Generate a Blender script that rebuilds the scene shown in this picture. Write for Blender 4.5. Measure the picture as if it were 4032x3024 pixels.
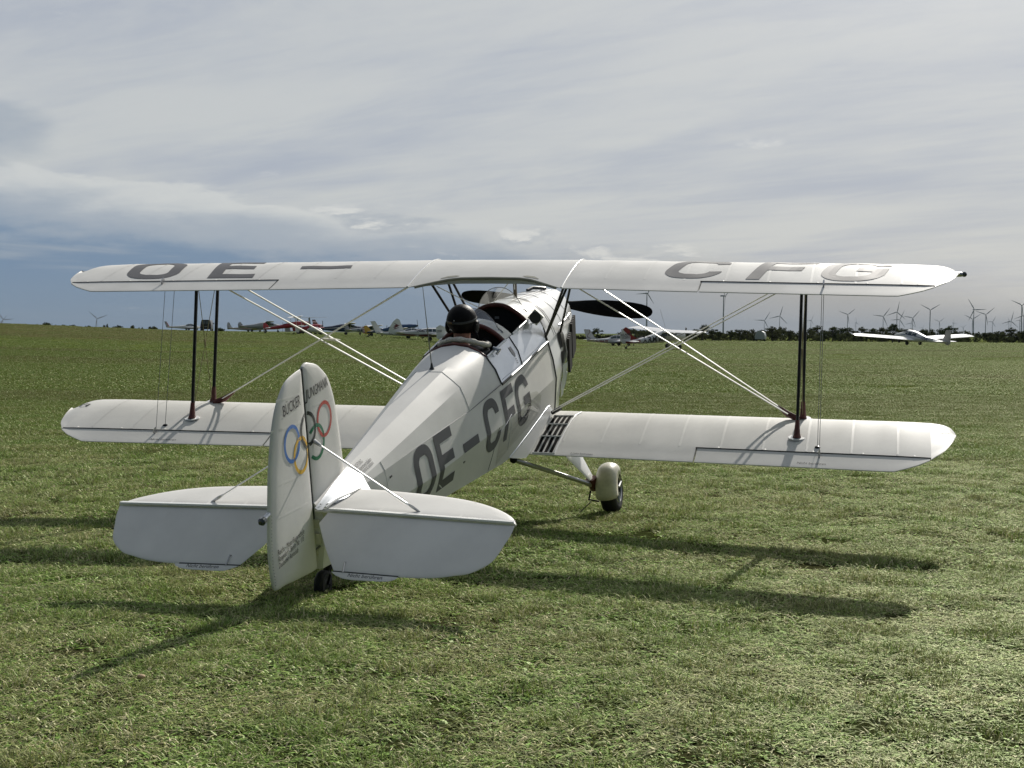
import bpy, bmesh, math, random
import numpy as np
from mathutils import Matrix, Vector
random.seed(7); np.random.seed(7)
PI = math.pi
rad = math.radians
for o in list(bpy.data.objects): bpy.data.objects.remove(o)
SC = bpy.context.scene
COL = SC.collection

# ------------------------------------------------------------------ camera
FPX, CAMH, PITCH, ROLL = 5494.99, 1.5374, rad(2.10095), rad(0.41123)
cam_d = bpy.data.cameras.new('camera'); cam = bpy.data.objects.new('camera', cam_d); COL.objects.link(cam)
cam_d.sensor_width = 36.0; cam_d.lens = FPX / 4032 * 36.0
cam_d.clip_start = 0.1; cam_d.clip_end = 60000
_cp, _sp, _cr, _sr = math.cos(PITCH), math.sin(PITCH), math.cos(ROLL), math.sin(ROLL)
_f = Vector((0, _cp, -_sp)); _u0 = Vector((0, _sp, _cp)); _r0 = Vector((1, 0, 0))
_r = _r0 * _cr + _u0 * _sr; _u = _u0 * _cr - _r0 * _sr
cam.matrix_world = Matrix(((_r.x, _u.x, -_f.x, 0), (_r.y, _u.y, -_f.y, 0), (_r.z, _u.z, -_f.z, CAMH), (0, 0, 0, 1)))
SC.camera = cam

# ------------------------------------------------------------------ sun + sky
SUN_AZ, SUN_EL = rad(22.0), rad(34.2)
SUN_DIR = Vector((math.sin(SUN_AZ) * math.cos(SUN_EL), math.cos(SUN_AZ) * math.cos(SUN_EL), math.sin(SUN_EL)))
sd = bpy.data.lights.new('sun', 'SUN'); sd.energy = 5.0; sd.angle = rad(0.53); sd.color = (1.0, 0.95, 0.87)
so = bpy.data.objects.new('sun', sd); COL.objects.link(so)
so.rotation_euler = SUN_DIR.to_track_quat('Z', 'Y').to_euler()
SC.view_settings.view_transform = 'Standard'; SC.view_settings.look = 'None'
SC.view_settings.exposure = 0.0; SC.view_settings.gamma = 1.0; SC.view_settings.use_curve_mapping = False
SC.render.engine = 'CYCLES'
SC.cycles.use_denoising = True
SC.cycles.max_bounces = 8; SC.cycles.transparent_max_bounces = 12
SC.cycles.sample_clamp_indirect = 4.0

class NT:
    """small helper to write node graphs"""
    def __init__(s, tree): s.t = tree; s.n = tree.nodes; s.l = tree.links
    def node(s, typ, **kw):
        n = s.n.new(typ)
        for k, v in kw.items():
            if k.startswith('i_'):
                key = k[2:]
                key = int(key) if key.isdigit() else key
                s.set(n.inputs[key], v)
            else: setattr(n, k, v)
        return n
    def set(s, sock, v):
        if hasattr(v, 'links') or isinstance(v, bpy.types.NodeSocket): s.l.new(v, sock)
        else:
            if isinstance(v, (tuple, list)) and len(v) == 3 and sock.type == 'RGBA': v = (*v, 1)
            sock.default_value = v
    def math(s, op, a, b=0.0, c=0.0, clamp=False):
        n = s.n.new('ShaderNodeMath'); n.operation = op; n.use_clamp = clamp
        for i, v in enumerate((a, b, c)): s.set(n.inputs[i], v)
        return n.outputs[0]
    def mix(s, f, a, b, typ='MIX'):
        n = s.n.new('ShaderNodeMix'); n.data_type = 'RGBA'; n.blend_type = typ; n.clamp_factor = True
        s.set(n.inputs[0], f); s.set(n.inputs[6], a); s.set(n.inputs[7], b); return n.outputs[2]
    def ramp(s, v, a, b, lo=0.0, hi=1.0, smooth=True):
        n = s.n.new('ShaderNodeMapRange'); n.interpolation_type = 'SMOOTHSTEP' if smooth else 'LINEAR'
        s.set(n.inputs[0], v); n.inputs[1].default_value = a; n.inputs[2].default_value = b
        n.inputs[3].default_value = lo; n.inputs[4].default_value = hi; return n.outputs[0]
    def noise(s, vec, scale, detail=4, rough=0.5, dist=0.0):
        n = s.n.new('ShaderNodeTexNoise'); n.noise_dimensions = '3D'
        if vec is not None: s.set(n.inputs['Vector'], vec)
        n.inputs['Scale'].default_value = scale; n.inputs['Detail'].default_value = detail
        n.inputs['Roughness'].default_value = rough; n.inputs['Distortion'].default_value = dist
        return n.outputs['Fac']
    def xyz(s, x, y, z=0.0):
        n = s.n.new('ShaderNodeCombineXYZ')
        for i, v in enumerate((x, y, z)): s.set(n.inputs[i], v)
        return n.outputs[0]

world = bpy.data.worlds.new('World'); SC.world = world; world.use_nodes = True
w = NT(world.node_tree); world.node_tree.nodes.clear()
sky = w.node('ShaderNodeTexSky', sky_type='NISHITA', sun_disc=False, sun_elevation=SUN_EL, sun_rotation=SUN_AZ, altitude=100.0)
sky.air_density = 1.0; sky.dust_density = 1.5; sky.ozone_density = 1.2
tc = w.node('ShaderNodeTexCoord'); sep = w.node('ShaderNodeSeparateXYZ', i_0=tc.outputs['Generated'])
X, Y, Z = sep.outputs
az = w.math('ARCTAN2', X, Y); el = w.math('ARCSINE', Z)
den = w.math('ADD', w.math('MAXIMUM', Z, 0.0), 0.11)
P = w.xyz(w.math('DIVIDE', X, den), w.math('DIVIDE', Y, den), 0.0)
# streaky high sheet, streaks running up and to the right
mr = w.node('ShaderNodeMapping', i_Vector=P); mr.inputs['Rotation'].default_value = (0, 0, rad(-42))
mp = w.node('ShaderNodeMapping', i_Vector=mr.outputs[0]); mp.inputs['Scale'].default_value = (1.0, 0.36, 1.0)
st1 = w.noise(mp.outputs[0], 1.25, 10, 0.58, 0.45)
st2 = w.noise(P, 0.55, 4, 0.5, 0.3)
mr3 = w.node('ShaderNodeMapping', i_Vector=P); mr3.inputs['Rotation'].default_value = (0, 0, rad(-58))
mp3 = w.node('ShaderNodeMapping', i_Vector=mr3.outputs[0]); mp3.inputs['Scale'].default_value = (2.6, 0.7, 1.0)
st3 = w.noise(mp3.outputs[0], 1.6, 9, 0.66, 0.6)
sheet = w.math('ADD', w.math('MULTIPLY', st1, 0.42), w.math('ADD', w.math('MULTIPLY', st2, 0.34), w.math('MULTIPLY', st3, 0.24)))
sheet = w.ramp(sheet, 0.37, 0.57)
hi_col = w.mix(sheet, (0.425, 0.465, 0.545), (0.595, 0.615, 0.62))
# blue lower band, warm and pale towards the sun's side
side = w.ramp(az, -0.10, 0.24)
low_col = w.mix(side, (0.150, 0.25, 0.40), (0.43, 0.415, 0.39))
wob = w.math('MULTIPLY', w.math('SUBTRACT', w.noise(w.xyz(w.math('MULTIPLY', az, 3.0), w.math('MULTIPLY', el, 8.0)), 1.6, 6, 0.6), 0.5), 0.13)
line = w.math('ADD', w.math('MULTIPLY', w.math('ADD', az, 0.16), -0.088), 0.0785)
edge = w.math('ADD', w.math('SUBTRACT', el, line), w.math('MULTIPLY', wob, 0.55))
hi_fac = w.ramp(edge, -0.026, 0.010)
# thin streaks in the low band
lowst = w.noise(w.xyz(w.math('MULTIPLY', az, 2.6), w.math('MULTIPLY', el, 34.0)), 1.9, 6, 0.55, 0.4)
low_col = w.mix(w.math('MULTIPLY', w.ramp(lowst, 0.5, 0.72), 0.5), low_col, (0.42, 0.46, 0.51))
low_col = w.mix(w.math('MULTIPLY', w.ramp(el, 0.052, 0.012), 0.75), low_col, w.mix(side, (0.185, 0.28, 0.40), (0.33, 0.375, 0.43)))
cl = w.mix(hi_fac, low_col, hi_col)
# cumulus line: bright tops over greyer bases, sinking to the right
cu = w.noise(w.xyz(w.math('MULTIPLY', az, 7.0), w.math('MULTIPLY', el, 26.0), 3.1), 1.55, 9, 0.6, 0.25)
cu_up = w.noise(w.xyz(w.math('MULTIPLY', az, 7.0), w.math('MULTIPLY', w.math('ADD', el, 0.008), 26.0), 3.1), 1.55, 9, 0.6, 0.25)
line = w.math('ADD', w.math('MULTIPLY', w.math('ADD', az, 0.16), -0.088), 0.0785)
off = w.math('SUBTRACT', el, line)
offa = w.math('ABSOLUTE', off)
# a long soft bank, grey with a frayed bright upper edge, over the blue
bank_n = w.noise(w.xyz(w.math('MULTIPLY', az, 5.0), w.math('MULTIPLY', el, 18.0), 7.7), 1.5, 8, 0.58, 0.3)
ob = w.math('ADD', off, w.math('ADD', w.math('MULTIPLY', w.math('SUBTRACT', bank_n, 0.5), 0.050), w.math('MULTIPLY', w.math('SUBTRACT', cu, 0.5), 0.034)))
bank = w.math('MULTIPLY', w.math('MULTIPLY', w.ramp(ob, 0.016, 0.009), w.ramp(ob, -0.034, -0.012)), w.ramp(az, 0.03, -0.12))
cl = w.mix(w.math('MULTIPLY', bank, 0.9), cl, w.mix(w.ramp(ob, -0.016, 0.012), (0.37, 0.425, 0.505), (0.67, 0.685, 0.68)))
band = w.math('MULTIPLY', w.math('MULTIPLY', w.ramp(offa, 0.026, 0.003), w.ramp(az, 0.17, 0.09)), w.ramp(az, -0.20, -0.08))
cu_m = w.ramp(w.math('ADD', cu, w.math('MULTIPLY', band, 0.27)), 0.66, 0.80)
cu_sh = w.ramp(w.math('SUBTRACT', cu, cu_up), -0.04, 0.07)
cu_col = w.mix(cu_sh, (0.40, 0.445, 0.51), (0.74, 0.745, 0.73))
cl = w.mix(w.math('MULTIPLY', cu_m, 0.85), cl, cu_col)
# a dark blue-grey cloud at the far left
dx_ = w.math('DIVIDE', w.math('ADD', az, 0.40), 0.085); dy_ = w.math('DIVIDE', w.math('SUBTRACT', el, 0.128), 0.034)
dk = w.math('SUBTRACT', w.math('ADD', 1.0, w.math('MULTIPLY', w.math('SUBTRACT', bank_n, 0.5), 2.4)), w.math('ADD', w.math('MULTIPLY', dx_, dx_), w.math('MULTIPLY', dy_, dy_)))
cl = w.mix(w.math('MULTIPLY', w.ramp(dk, 0.0, 0.9), 0.5), cl, (0.27, 0.335, 0.43))
# the veiled sun lights the sheet round itself
dot = w.node('ShaderNodeVectorMath', operation='DOT_PRODUCT', i_0=tc.outputs['Generated']); dot.inputs[1].default_value = SUN_DIR
glow = w.math('MULTIPLY', w.math('POWER', w.math('MAXIMUM', dot.outputs['Value'], 0.0), 40.0), 1.6)
cl = w.mix(1.0, cl, w.mix(1.0, (1.0, 0.97, 0.92), w.xyz(glow, glow, glow), 'MULTIPLY'), 'ADD')
away = w.ramp(dot.outputs['Value'], -0.10, 0.64, 0.0, 1.0)
cl = w.mix(1.0, cl, w.mix(away, (0.19, 0.235, 0.30), (1.0, 1.0, 1.0)), 'MULTIPLY')
bg1 = w.node('ShaderNodeBackground', i_Color=sky.outputs[0], i_Strength=0.08)
bg2 = w.node('ShaderNodeBackground', i_Color=cl, i_Strength=0.95)
mx = w.node('ShaderNodeMixShader', i_0=0.9); w.l.new(bg1.outputs[0], mx.inputs[1]); w.l.new(bg2.outputs[0], mx.inputs[2])
wo = w.node('ShaderNodeOutputWorld'); w.l.new(mx.outputs[0], wo.inputs[0])

# ------------------------------------------------------------------ helpers
def mat(name, col, rough=0.5, metal=0.0, coat=0.0, var=0.06, vscale=6.0, bump=0.0, bscale=60.0, spec=0.5, trans=None, alpha=None, emit=None):
    m = bpy.data.materials.new(name); m.use_nodes = True
    g = NT(m.node_tree); b = g.n['Principled BSDF']
    tcn = g.node('ShaderNodeTexCoord')
    nz = g.noise(tcn.outputs['Object'], vscale, 5, 0.6)
    dark = tuple(c * (1 - var) for c in col); lite = tuple(min(1, c * (1 + var * 0.6)) for c in col)
    g.set(b.inputs['Base Color'], g.mix(g.ramp(nz, 0.3, 0.7), dark, lite))
    b.inputs['Roughness'].default_value = rough; b.inputs['Metallic'].default_value = metal
    b.inputs['Coat Weight'].default_value = coat; b.inputs['Coat Roughness'].default_value = 0.08
    b.inputs['Specular IOR Level'].default_value = spec
    if trans is not None: b.inputs['Transmission Weight'].default_value = trans
    if alpha is not None: b.inputs['Alpha'].default_value = alpha
    if bump:
        bn = g.node('ShaderNodeBump', i_Strength=bump, i_Distance=0.01)
        g.set(bn.inputs['Height'], g.noise(tcn.outputs['Object'], bscale, 4, 0.6)); g.set(b.inputs['Normal'], bn.outputs[0])
    return m

class MB:
    """collects verts/faces for ONE mesh object"""
    def __init__(s): s.v = []; s.f = []; s.m = []
    def add(s, vs, fs, mi=0):
        k = len(s.v); s.v += [tuple(map(float, p)) for p in vs]; s.f += [tuple(i + k for i in f) for f in fs]; s.m += [mi] * len(fs); return s
    def box(s, c, d, R=None, mi=0):
        vs = []
        for i in (-.5, .5):
            for j in (-.5, .5):
                for k in (-.5, .5):
                    p = Vector((i * d[0], j * d[1], k * d[2]))
                    if R is not None: p = R @ p
                    vs.append((p.x + c[0], p.y + c[1], p.z + c[2]))
        return s.add(vs, [(0, 1, 3, 2), (4, 6, 7, 5), (0, 4, 5, 1), (2, 3, 7, 6), (0, 2, 6, 4), (1, 5, 7, 3)], mi)
    def loft(s, rings, caps=True, closed=True, mi=0):
        n = len(rings[0]); vs = [p for r in rings for p in r]; fs = []
        for i in range(len(rings) - 1):
            for j in range(n if closed else n - 1):
                a = i * n + j; b = i * n + (j + 1) % n
                fs.append((a, b, b + n, a + n))
        if caps and closed:
            fs.append(tuple(reversed(range(n)))); fs.append(tuple(range((len(rings) - 1) * n, len(rings) * n)))
        return s.add(vs, fs, mi)
    def tube(s, pts, r, n=8, mi=0, flat=1.0, up=None, caps=True):
        pts = [Vector(p) for p in pts]; rs = r if isinstance(r, (list, tuple)) else [r] * len(pts); rings = []
        prev = None
        for i, p in enumerate(pts):
            d = (pts[min(i + 1, len(pts) - 1)] - pts[max(i - 1, 0)]).normalized()
            a = Vector(up) if up is not None else (prev if prev is not None else (Vector((0, 0, 1)) if abs(d.z) < .9 else Vector((0, 1, 0))))
            a = (a - d * a.dot(d)).normalized(); b = d.cross(a); prev = a
            rings.append([p + (a * math.cos(t) + b * math.sin(t) * flat) * rs[i] for t in (2 * PI * k / n for k in range(n))])
        return s.loft(rings, caps, True, mi)
    def lathe(s, prof, axis_o, axis, n=20, mi=0, a0=0.0, a1=2 * PI, ref=None):
        axis = Vector(axis).normalized(); o = Vector(axis_o)
        a = Vector(ref) if ref is not None else (Vector((0, 0, 1)) if abs(axis.z) < .9 else Vector((1, 0, 0)))
        a = (a - axis * a.dot(axis)).normalized(); b = axis.cross(a)
        full = abs(a1 - a0 - 2 * PI) < 1e-6; m = n if full else n + 1; vs = []; fs = []
        for k in range(m):
            t = a0 + (a1 - a0) * k / n
            for (h, r) in prof: vs.append(o + axis * h + (a * math.cos(t) + b * math.sin(t)) * r)
        q = len(prof)
        for k in range(n):
            k2 = (k + 1) % m
            for j in range(q - 1): fs.append((k * q + j, k2 * q + j, k2 * q + j + 1, k * q + j + 1))
        return s.add(vs, fs, mi)
    def ball(s, c, r, n=10, mi=0):
        r = r if isinstance(r, (list, tuple)) else (r, r, r); rings = []
        for i in range(n + 1):
            t = PI * i / n
            rings.append([(c[0] + r[0] * math.sin(t) * math.cos(a), c[1] + r[1] * math.sin(t) * math.sin(a), c[2] + r[2] * math.cos(t)) for a in (2 * PI * k / (n * 2) for k in range(n * 2))])
        return s.loft(rings, False, True, mi)
    def mesh(s, name, mats, smooth=None, merge=0.0):
        me = bpy.data.meshes.new(name); me.from_pydata(s.v, [], s.f)
        for m in (mats if isinstance(mats, (list, tuple)) else [mats]): me.materials.append(m)
        me.polygons.foreach_set('material_index', s.m)
        bm = bmesh.new(); bm.from_mesh(me)
        if merge: bmesh.ops.remove_doubles(bm, verts=bm.verts, dist=merge)
        bmesh.ops.recalc_face_normals(bm, faces=bm.faces)
        if smooth is not None:
            for f in bm.faces: f.smooth = True
            for e in bm.edges:
                if len(e.link_faces) == 2 and e.calc_face_angle(0) > smooth: e.smooth = False
        bm.to_mesh(me); bm.free(); return me
    def build(s, name, mats, parent=None, smooth=rad(35), merge=0.0):
        return link(name, s.mesh(name, mats, smooth, merge), parent)

PART_FRAME = {}
def link(name, data, parent=None):
    o = bpy.data.objects.new(name, data); COL.objects.link(o)
    if parent is not None:
        o.parent = parent
        if parent.name in PART_FRAME: o.matrix_local = PART_FRAME[parent.name]
    return o
def thing(name, label, cat, loc=(0, 0, 0), rz=0.0, group=None):
    o = bpy.data.objects.new(name, None); COL.objects.link(o); o.empty_display_size = 0.3
    o.location = loc; o.rotation_euler = (0, 0, rz); tag(o, label, cat, group); return o
def tag(o, label, cat, group=None):
    o['label'] = label; o['category'] = cat
    if group: o['group'] = group
    return o
def text_mb(txt, size, place, mi=0, shear=0.0, sx=1.0, align='LEFT', mb=None, res=2, bold=0.0):
    """flat lettering; place(u, v) maps the text plane onto a surface"""
    cu = bpy.data.curves.new('lettering', 'FONT'); cu.body = txt; cu.size = size; cu.shear = shear; cu.align_x = align; cu.resolution_u = res; cu.offset = bold * size
    ob = bpy.data.objects.new('lettering', cu); COL.objects.link(ob)
    dg = bpy.context.evaluated_depsgraph_get(); me = bpy.data.meshes.new_from_object(ob.evaluated_get(dg))
    mb = mb or MB()
    mb.add([place(v.co.x * sx, v.co.y) for v in me.vertices], [tuple(p.vertices) for p in me.polygons], mi)
    bpy.data.objects.remove(ob); bpy.data.curves.remove(cu); bpy.data.meshes.remove(me)
    return mb

# --- where things stand: the field, almost flat, rising gently to the left and far
AZ_K = [(-0.9, 3.6), (-.5, 2.9), (-.367, 2.40), (-.26, 1.66), (-.148, 1.05), (-.09, .88), (-0.03, .5), (.04, .05), (.12, 0), (1, 0)]
def sstep(a, b, x):
    t = min(1, max(0, (x - a) / (b - a))); return t * t * (3 - 2 * t)
def ground_z(x, y):
    if y < 1: return 0.0
    a = x / y; xs = [k[0] for k in AZ_K]; zs = [k[1] for k in AZ_K]
    A = float(np.interp(a, xs, zs)); d = math.hypot(x, y)
    z = A * sstep(40, 235, d)
    return z * (1 - sstep(320, 900, d)) - 2.0 * sstep(420, 1200, d)
def horizon_y(u): return 1310.46 + 0.00718 * (u - 2016)
def at(u, dist):
    """ground point seen in picture column u (4032 px wide picture) at a distance"""
    a = (u - 2016) / FPX; x = a * dist; y = dist
    return Vector((x, y, ground_z(x, y)))
def height_at(v, u, dist):
    return CAMH + (horizon_y(u) - v) / FPX * dist

# ------------------------------------------------------------------ the field
def grass_color(g, pos, tint=None):
    """lawn colour from world position: lush, olive, straw and bare patches"""
    n1 = g.noise(pos, 0.8, 5, 0.62, 0.4); n2 = g.noise(pos, 2.6, 4, 0.6); n3 = g.noise(pos, 0.09, 3, 0.55, 0.3)
    sp = g.node('ShaderNodeSeparateXYZ', i_0=pos)
    strip = g.noise(g.xyz(g.math('MULTIPLY', sp.outputs[0], 0.012), g.math('MULTIPLY', sp.outputs[1], 0.055)), 1.0, 4, 0.55)
    c = g.mix(g.ramp(n1, 0.36, 0.62), (0.285, 0.295, 0.125), (0.195, 0.285, 0.068))
    c = g.mix(g.math('MULTIPLY', g.ramp(n2, 0.54, 0.78), 0.55), c, (0.38, 0.35, 0.20))
    c = g.mix(g.math('MULTIPLY', g.ramp(n3, 0.52, 0.70), 0.45), c, (0.30, 0.28, 0.13))
    far = g.ramp(sp.outputs[1], 14.0, 40.0)
    c = g.mix(g.math('MULTIPLY', far, 0.72), c, (0.128, 0.175, 0.034))
    c = g.mix(g.math('MULTIPLY', g.math('MULTIPLY', g.ramp(strip, 0.47, 0.60), far), 0.85), c, (0.155, 0.135, 0.06))
    band2 = g.noise(g.xyz(g.math('MULTIPLY', sp.outputs[0], 0.02), g.math('MULTIPLY', sp.outputs[1], 0.11), 5.0), 1.0, 3, 0.5)
    c = g.mix(g.math('MULTIPLY', g.math('MULTIPLY', g.ramp(band2, 0.50, 0.64), far), 0.6), c, (0.175, 0.215, 0.055))
    # a worn brown strip on the rise at the far left
    brown = g.math('MULTIPLY', g.ramp(g.math('ADD', g.math('DIVIDE', sp.outputs[0], g.math('MAXIMUM', sp.outputs[1], 1.0)), g.math('MULTIPLY', strip, 0.12)), -0.10, -0.22), g.ramp(sp.outputs[1], 95.0, 150.0))
    c = g.mix(g.math('MULTIPLY', brown, 0.75), c, (0.19, 0.155, 0.082))
    return c, n2

gm = bpy.data.materials.new('turf_soil'); gm.use_nodes = True; g = NT(gm.node_tree); b = g.n['Principled BSDF']
geo = g.node('ShaderNodeNewGeometry'); pos = geo.outputs['Position']
c, n2 = grass_color(g, pos)
sp = g.node('ShaderNodeSeparateXYZ', i_0=pos)
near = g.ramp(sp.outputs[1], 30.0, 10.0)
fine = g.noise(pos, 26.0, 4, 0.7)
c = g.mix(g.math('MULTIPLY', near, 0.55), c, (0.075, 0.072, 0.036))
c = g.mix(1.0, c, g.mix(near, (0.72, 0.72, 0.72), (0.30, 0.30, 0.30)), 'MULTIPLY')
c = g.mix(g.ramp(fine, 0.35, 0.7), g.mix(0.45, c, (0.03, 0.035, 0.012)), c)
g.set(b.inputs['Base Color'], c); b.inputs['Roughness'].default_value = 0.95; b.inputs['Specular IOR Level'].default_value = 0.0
bn = g.node('ShaderNodeBump', i_Strength=0.8, i_Distance=0.05); g.set(bn.inputs['Height'], g.noise(pos, 14.0, 5, 0.7)); g.set(b.inputs['Normal'], bn.outputs[0])

def build_ground():
    ds = [0.0, 1.5, 3, 4.5, 6, 8, 10, 13, 17, 22, 28, 35, 44, 55, 68, 82, 100, 120, 145, 170, 200, 230, 260, 285, 310, 340, 380, 430, 500, 600, 750, 950, 1300, 2000, 4000, 8000, 16000, 32000]
    N = 180; vs = [(0, 0, 0)]; fs = []
    for d in ds[1:]:
        for k in range(N):
            t = 2 * PI * k / N; x, y = d * math.sin(t), d * math.cos(t)
            vs.append((x, y, ground_z(x, y)))
    for k in range(N): fs.append((0, 1 + (k + 1) % N, 1 + k))
    for i in range(len(ds) - 2):
        for k in range(N):
            a = 1 + i * N + k; b2 = 1 + i * N + (k + 1) % N
            fs.append((a, b2, b2 + N, a + N))
    mb = MB().add(vs, fs); o = mb.build('ground', gm, smooth=rad(60)); o['kind'] = 'structure'
    return o
build_ground()

blade_m = bpy.data.materials.new('grass_blades'); blade_m.use_nodes = True; g = NT(blade_m.node_tree); g.n.clear()
geo = g.node('ShaderNodeNewGeometry'); c, n2 = grass_color(g, geo.outputs['Position'])
at_n = g.node('ShaderNodeAttribute', attribute_name='tint'); tint = g.node('ShaderNodeSeparateColor', i_0=at_n.outputs['Color'])
c = g.mix(g.ramp(tint.outputs[0], 0.70, 0.86), c, (0.50, 0.45, 0.30))                 # straw
c = g.mix(g.ramp(tint.outputs[0], 0.26, 0.10), c, (0.17, 0.29, 0.06))               # fresh
spb = g.node('ShaderNodeSeparateXYZ', i_0=geo.outputs['Position'])
c = g.mix(1.0, c, g.mix(tint.outputs[1], (0.34, 0.35, 0.31), (1.95, 1.95, 1.83)), 'MULTIPLY')
c = g.mix(1.0, c, g.mix(g.ramp(spb.outputs[1], 14.0, 34.0), (0.86, 0.86, 0.86), (0.68, 0.70, 0.62)), 'MULTIPLY')
d1 = g.node('ShaderNodeBsdfDiffuse', i_Color=c); tr = g.node('ShaderNodeBsdfTranslucent', i_Color=g.mix(0.35, c, (0.20, 0.24, 0.04)))
gl = g.node('ShaderNodeBsdfGlossy', i_Roughness=0.5); gl.inputs['Color'].default_value = (0.85, 0.9, 0.66, 1)
m1 = g.node('ShaderNodeMixShader', i_0=0.24); g.l.new(d1.outputs[0], m1.inputs[1]); g.l.new(tr.outputs[0], m1.inputs[2])
m2 = g.node('ShaderNodeMixShader', i_0=0.05); g.l.new(m1.outputs[0], m2.inputs[1]); g.l.new(gl.outputs[0], m2.inputs[2])
oo = g.node('ShaderNodeOutputMaterial'); g.l.new(m2.outputs[0], oo.inputs[0])

def clump(name, n, R, h0, h1, wid, lay, broad=0.0, seed=0):
    rs = np.random.RandomState(seed); vs = []; fs = []; cols = []
    for i in range(n):
        r = R * math.sqrt(rs.rand()); a = rs.rand() * 2 * PI; x, y = r * math.cos(a), r * math.sin(a)
        hh = h0 + (h1 - h0) * rs.rand() ** 1.6; th = rs.rand() * 2 * PI; lean = lay * (0.35 + 1.1 * rs.rand()); dx, dy = math.cos(th), math.sin(th)
        wv = wid * (0.7 + 0.7 * rs.rand()); bl = rs.rand() < broad
        if bl: wv *= 4.0; hh *= 0.55; lean *= 1.6
        dry = rs.rand() < .012
        px, py = -dy * wv / 2, dx * wv / 2; k = len(vs)
        vs += [(x - px, y - py, -0.004), (x + px, y + py, -0.004),
               (x + dx * lean * hh * .45 - px * .9, y + dy * lean * hh * .45 - py * .9, hh * .62), (x + dx * lean * hh * .45 + px * .9, y + dy * lean * hh * .45 + py * .9, hh * .62),
               (x + dx * lean * hh * 1.15, y + dy * lean * hh * 1.15, hh * (0.98 - 0.3 * min(1, lean * .6)))]
        fs += [(k, k + 1, k + 3, k + 2), (k + 2, k + 3, k + 4)]
        gv = rs.rand() if R < .2 else .28 + .40 * rs.rand() if R < .5 else .36 + .26 * rs.rand()
        cols += [(0.97 if dry else 0.05 if bl else rs.rand() * (1 if R < .2 else .82), 1.0 if dry else gv, 0, 1)] * 5
    me = bpy.data.meshes.new(name); me.from_pydata(vs, [], fs); me.materials.append(blade_m)
    ca = me.color_attributes.new('tint', 'FLOAT_COLOR', 'POINT'); ca.data.foreach_set('color', np.array(cols, np.float32).ravel())
    return me

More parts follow.
